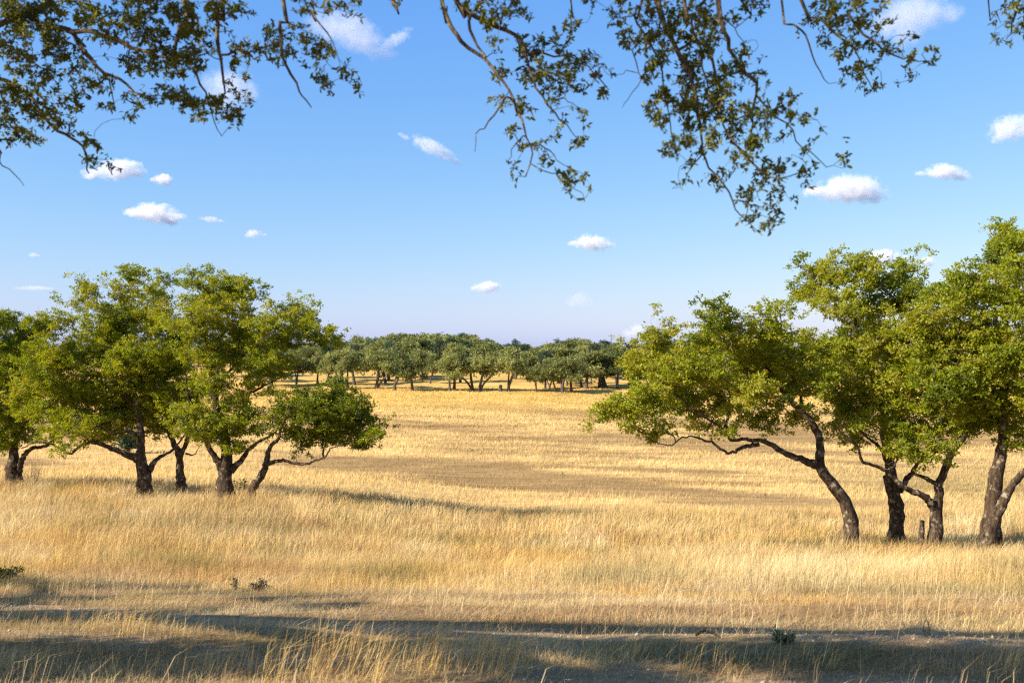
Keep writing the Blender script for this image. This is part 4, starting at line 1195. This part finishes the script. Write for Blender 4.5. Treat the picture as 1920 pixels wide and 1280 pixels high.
weed('weed', 'brown dead weed, the wider of two standing in the mown grass', 'weed', 490, 1112, .15, .28, 22, 5, LEAF_DRY, group='dead brown weeds in the grass')
weed('weed', 'narrow upright brown weed just left of the wider dead one', 'weed', 442, 1109, .16, .10, 10, 3, LEAF_DRY, group='dead brown weeds in the grass')
weed('weed', 'dark dry weed clump in the tall grass below the left oaks', 'weed', 556, 1052, .34, .40, 20, 6, LEAF_DRY, group='dead brown weeds in the grass')
weed('weed', 'thin dark stalk standing alone in the grass at the right', 'weed', 1738, 1190, .22, .03, 2, 1, LEAF_DRY)
weed('low_shrub', 'low dark shrub at the left edge beside the track', 'shrub', 4, 1088, .15, .5, 40, 8, LEAF_NEAR, leaf_len=.032)
weed('low_shrub', 'small dark leafy shrub beside the shaded track', 'shrub', 1468, 1206, .075, .17, 22, 5, LEAF_JUNIPER, leaf_len=.03)
weed('sapling', 'young green oak sapling at the foot of the leaning oak', 'sapling', 458, 938, .75, .5, 14, 8, LEAF_OAK, leaf_len=.07)
weed('bare_shrub', 'leafless grey shrub beside the oak at the left edge', 'shrub', 62, 912, 1.15, 1.1, 26, 0, LEAF_DRY)
weed('low_shrub', 'rounded dark bush below the front row of distant oaks', 'shrub', 630, 731, 2.0, 3.4, 60, 14, LEAF_JUNIPER, leaf_len=.35)
weed('low_shrub', 'round dark juniper bush seen behind the long low oak limb', 'shrub', 240, 850, 1.5, 1.5, 60, 14, LEAF_JUNIPER, leaf_len=.2)


def rock(name, label, px, py, size, group, lift=.0):
    g = drop(px, py)
    import bmesh
    bm = bmesh.new()
    bmesh.ops.create_icosphere(bm, subdivisions=3, radius=1)
    sd = rng.uniform(0, 99)
    for v in bm.verts:
        n = v.co.normalized()
        k = .72 + .5 * float(vnoise(n.x * 1.6 + sd, n.y * 1.6 + n.z * 2.1, 5)) + .12 * float(vnoise(n.x * 5 + sd, n.y * 5 + n.z * 6, 8))
        v.co = n * k
        v.co.x *= size; v.co.y *= size * .8; v.co.z = max(v.co.z, -.25) * size * .62
    me = bpy.data.meshes.new(name); bm.to_mesh(me); bm.free()
    me.materials.append(ROCK)
    o = bpy.data.objects.new(name, me); COL.objects.link(o)
    o.location = (g[0], g[1], g[2] + size * .15 + lift)
    o.rotation_euler = (0, 0, float(rng.uniform(0, 6)))
    return tag(o, label, 'rock', group)


rock('rock', 'larger white limestone rock in the grass at the left', 85, 1062, .115, 'white rocks in the grass', .10)
rock('rock', 'smaller white limestone rock right of the larger one', 131, 1060, .075, 'white rocks in the grass', .08)


def gravel():
    vs, fs, lt = [], [], []
    n = 0
    x = rng.uniform(-5.5, 5.5, 26000) ; y = rng.uniform(4.0, 10.0, 26000)
    k = (track_mask(x, y) > rng.random(26000) * 1.1 + .3)
    x, y = x[k], y[k]
    N = len(x)
    r = np.clip(rng.lognormal(-5.4, .5, N), .002, .018)
    octa = np.array([[1, 0, 0], [0, 1, 0], [-1, 0, 0], [0, -1, 0], [0, 0, .7], [0, 0, -.4]])
    v = octa[None] * (1 + rng.normal(0, .25, (N, 6, 1))) * r[:, None, None]
    v = v + np.stack([x, y, ground_z(x, y) + r * .25], 1)[:, None]
    tri = np.array([[0, 1, 4], [1, 2, 4], [2, 3, 4], [3, 0, 4], [1, 0, 5], [2, 1, 5], [3, 2, 5], [0, 3, 5]])
    f = (np.arange(N)[:, None, None] * 6 + tri[None]).reshape(-1)
    o = mesh_obj('gravel', v.reshape(-1, 3), f, np.full(N * 8, 3), ROCK)
    tag(o, 'pale limestone chips scattered along the worn track', 'gravel', kind='stuff')


gravel()


def stake():
    g = drop(1727, 1050)
    root_z = g[2]
    T = Tubes()
    p, r = spline([g + (0, 0, -.2), g + (0, 0, .35), g + (.02, 0, .62), g + (.025, 0, .88)], [.075, .07, .062, .05], .06)
    p = np.vstack([p, p[-1:] + (0, 0, .012)]); r = np.append(r, .004)
    T.add(p, r, 9, .15)
    o = T.build('wooden_stake', BARK, None, g)
    tag(o, 'short weathered wooden stake in the grass between two oak trunks', 'stake')


stake()


def stump():
    g = drop(938, 590 + 384 / 2.667)
    T = Tubes()
    p, r = spline([g + (0, 0, -.1), g + (0, 0, .5), g + (.05, 0, 1.0)], [.34, .27, .25], .2)
    p = np.vstack([p, p[-1:] + (0, 0, .05)]); r = np.append(r, .02)
    T.add(p, r, 9, .15)
    o = T.build('tree_stump', BARK_FAR, None, g)
    tag(o, 'grey tree stump among the front row of distant oaks', 'stump')


stump()


def pole():
    p = at(1146, 655, 300.0)
    z0 = float(ground_z(p[0], 300.0)); top = at(1146, 626, 300)[2]
    g = np.array([p[0], 300.0, z0])
    root = thing('utility_pole', 'thin utility pole rising just above the distant treetops', 'pole', g)
    T = Tubes(); T.add(np.array([g, g + (0, 0, (top - z0) / 2), (g[0], g[1], top)]), np.array([.10, .09, .08]), 8)
    T.build('post', BARK_FAR, root, g)
    T = Tubes(); T.add(np.array([(g[0] - 1.0, g[1], top - .5), (g[0], g[1] - .2, top - .5), (g[0] + 1.0, g[1], top - .5)]), np.array([.06, .06, .06]), 6)
    T.build('crossarm', BARK_FAR, root, g)


pole()


def stick():
    g = drop(1325, 1198)
    T = Tubes()
    p, r = spline([g + (-.07, 0, .02), g + (-.02, .01, .045), g + (.03, 0, .035), g + (.09, -.02, .015)], [.008, .008, .006, .004], .02)
    T.add(p, r, 6, .2)
    o = T.build('fallen_stick', BARK, None, g)
    tag(o, 'short dark fallen stick lying on the track edge', 'stick')


stick()


# ------------------------------------------------------------------ clouds: real vapour far out
def cloud(px, py, rx, ry, label, dens=1.0, puffs=7, tilt=0.0, noise=.8, seed=0, flat=True):
    g = np.random.default_rng(seed + 900)
    D = 6000.0
    c = at(px, py, D)
    m = D / FPX
    RX, RZ = rx * m * 1.12, ry * m * 1.2
    RY = (RX + RZ) * .45
    bl = [(0, 0, 0, .62)]
    for _ in range(puffs):
        a = g.uniform(-1, 1)
        s = g.uniform(.30, .52) * (1 - .35 * abs(a))
        bl.append((a * (1 - s), g.uniform(-.5, .5) * (1 - s), g.uniform(-.35, .55) * (1 - abs(a)) * .9 - (.15 if flat else 0), s))
    bl = np.array(bl)
    name = 'cloud'
    mt, n, l = mat('cloud_vapour')
    out = n.new('ShaderNodeOutputMaterial')
    vol = n.new('ShaderNodeVolumePrincipled')
    vol.inputs['Color'].default_value = (.98, .98, .98, 1)
    vol.inputs['Anisotropy'].default_value = 0.0
    tc = n.new('ShaderNodeTexCoord')
    mp = n.new('ShaderNodeMapping'); mp.vector_type = 'POINT'
    mp.inputs['Scale'].default_value = (1 / RX, 1 / RY, 1 / RZ)
    l.new(tc.outputs['Object'], mp.inputs['Vector'])
    prev = None
    for b in bl:
        dn = n.new('ShaderNodeVectorMath'); dn.operation = 'DISTANCE'
        l.new(mp.outputs[0], dn.inputs[0]); dn.inputs[1].default_value = b[:3]
        mm = n.new('ShaderNodeMath'); mm.operation = 'MULTIPLY_ADD'
        l.new(dn.outputs['Value'], mm.inputs[0]); mm.inputs[1].default_value = -1 / b[3]; mm.inputs[2].default_value = 1.0
        if prev is None:
            prev = mm
        else:
            mx = n.new('ShaderNodeMath'); mx.operation = 'SMOOTH_MAX'; mx.inputs[2].default_value = .25
            l.new(prev.outputs[0], mx.inputs[0]); l.new(mm.outputs[0], mx.inputs[1])
            prev = mx
    nt = n.new('ShaderNodeTexNoise'); nt.inputs['Scale'].default_value = 3.6 / (.35 * RX + .65 * RZ); nt.inputs['Detail'].default_value = 6.0
    nt.inputs['Roughness'].default_value = .6
    of = n.new('ShaderNodeVectorMath'); of.operation = 'ADD'; of.inputs[1].default_value = (seed * 733.0, seed * 91.0, 0)
    l.new(tc.outputs['Object'], of.inputs[0]); l.new(of.outputs[0], nt.inputs['Vector'])
    s1 = n.new('ShaderNodeMath'); s1.operation = 'MULTIPLY_ADD'
    l.new(nt.outputs['Fac'], s1.inputs[0]); s1.inputs[1].default_value = noise * 3; s1.inputs[2].default_value = -noise * 1.5 - .06
    s2 = n.new('ShaderNodeMath'); s2.operation = 'ADD'
    l.new(prev.outputs[0], s2.inputs[0]); l.new(s1.outputs[0], s2.inputs[1])
    mr = n.new('ShaderNodeMapRange'); mr.inputs['From Min'].default_value = 0.0; mr.inputs['From Max'].default_value = .55
    mr.inputs['To Max'].default_value = dens * 6.0 / (RY * 2)
    l.new(s2.outputs[0], mr.inputs['Value'])
    l.new(mr.outputs[0], vol.inputs['Density'])
    l.new(vol.outputs[0], out.inputs['Volume'])
    # a hull just outside the vapour, in the cloud's own lumpy outline
    import bmesh
    bm = bmesh.new()
    bmesh.ops.create_icosphere(bm, subdivisions=4, radius=1)
    for v in bm.verts:
        u = np.array(v.co.normalized())
        best = .25
        for b in bl:
            q = b[:3]; R = b[3] * 1.12
            k = u @ q; disc = k * k - (q @ q) + R * R
            if disc > 0:
                best = max(best, k + math.sqrt(disc))
        v.co = tuple(u * best * np.array([RX, RY, RZ]))
    me = bpy.data.meshes.new(name); bm.to_mesh(me); bm.free()
    me.materials.append(mt)
    o = bpy.data.objects.new(name, me); COL.objects.link(o)
    o.location = tuple(c)
    o.rotation_euler = (0, tilt, 0)
    tag(o, label, 'cloud', 'small white clouds', 'thing')


CLOUDS = [
    (222, 318, 68, 26, 'flat white cloud with a raised right end, partly behind a hanging twig', 1.0, 7, -.10, .8),
    (306, 337, 27, 15, 'small white cloud just right of the flat white cloud', 1.0, 5, 0, .8),
    (293, 400, 64, 27, 'puffy white cloud above the left oak clump', 1.2, 8, .12, .8),
    (396, 411, 27, 9, 'thin small cloud just right of the puffy left cloud', .35, 4, .1, .85),
    (475, 438, 24, 12, 'faint small cloud right of the thin one above the left oaks', .5, 4, 0, .85),
    (62, 540, 46, 7, 'thin flat cloud low over the leftmost oaks', .3, 5, 0, .85),
    (808, 276, 64, 20, 'slanting wispy cloud left of the hanging middle branch', .5, 8, .42, .85),
    (1112, 456, 52, 23, 'small white cloud in the middle of the sky below the hanging middle branch', 1.0, 6, .1, .8),
    (915, 538, 36, 17, 'small white cloud low over the distant wood in the middle', .9, 5, 0, .8),
    (1595, 354, 90, 38, 'largest puffy white cloud, right of the hanging leafy branch', 1.1, 9, 0, .8),
    (1772, 323, 54, 20, 'flat white cloud right of the largest puffy cloud', .9, 6, .1, .8),
    (1892, 240, 60, 36, 'soft cloud cut by the right edge of the photo', .55, 7, -.2, .85),
    (1655, 480, 48, 18, 'white cloud just above the top of the right oaks', .9, 6, 0, .8),
    (1740, 490, 21, 14, 'tiny round cloud right of the one above the right oaks', .7, 4, 0, .8),
    (1197, 620, 32, 22, 'faint cloud low over the right end of the distant wood', .35, 5, 0, .8),
    (655, 58, 115, 50, 'soft veil of cloud behind the twigs at the top left', .30, 8, .35, .8),
    (1705, 30, 100, 66, 'large soft cloud behind the top right branch', .35, 8, -.2, .65),
    (745, 72, 50, 16, 'thin streak of cloud right of the soft veil at the top', .25, 6, -.5, .9),
    (1087, 562, 34, 24, 'very faint cloud low in the sky left of the right oaks', .15, 5, 0, .85),
    (62, 478, 14, 7, 'tiny faint cloud scrap high above the leftmost oaks', .3, 3, 0, .8),
    (425, 165, 75, 55, 'faint cloud behind the leaves of the left branch', .3, 6, 0, .8),
]
for i, (px, py, rx, ry, lb, dn, pf, tl, nz) in enumerate(CLOUDS):
    cloud(px, py, rx, ry, lb, dn, pf, tl, nz, i)
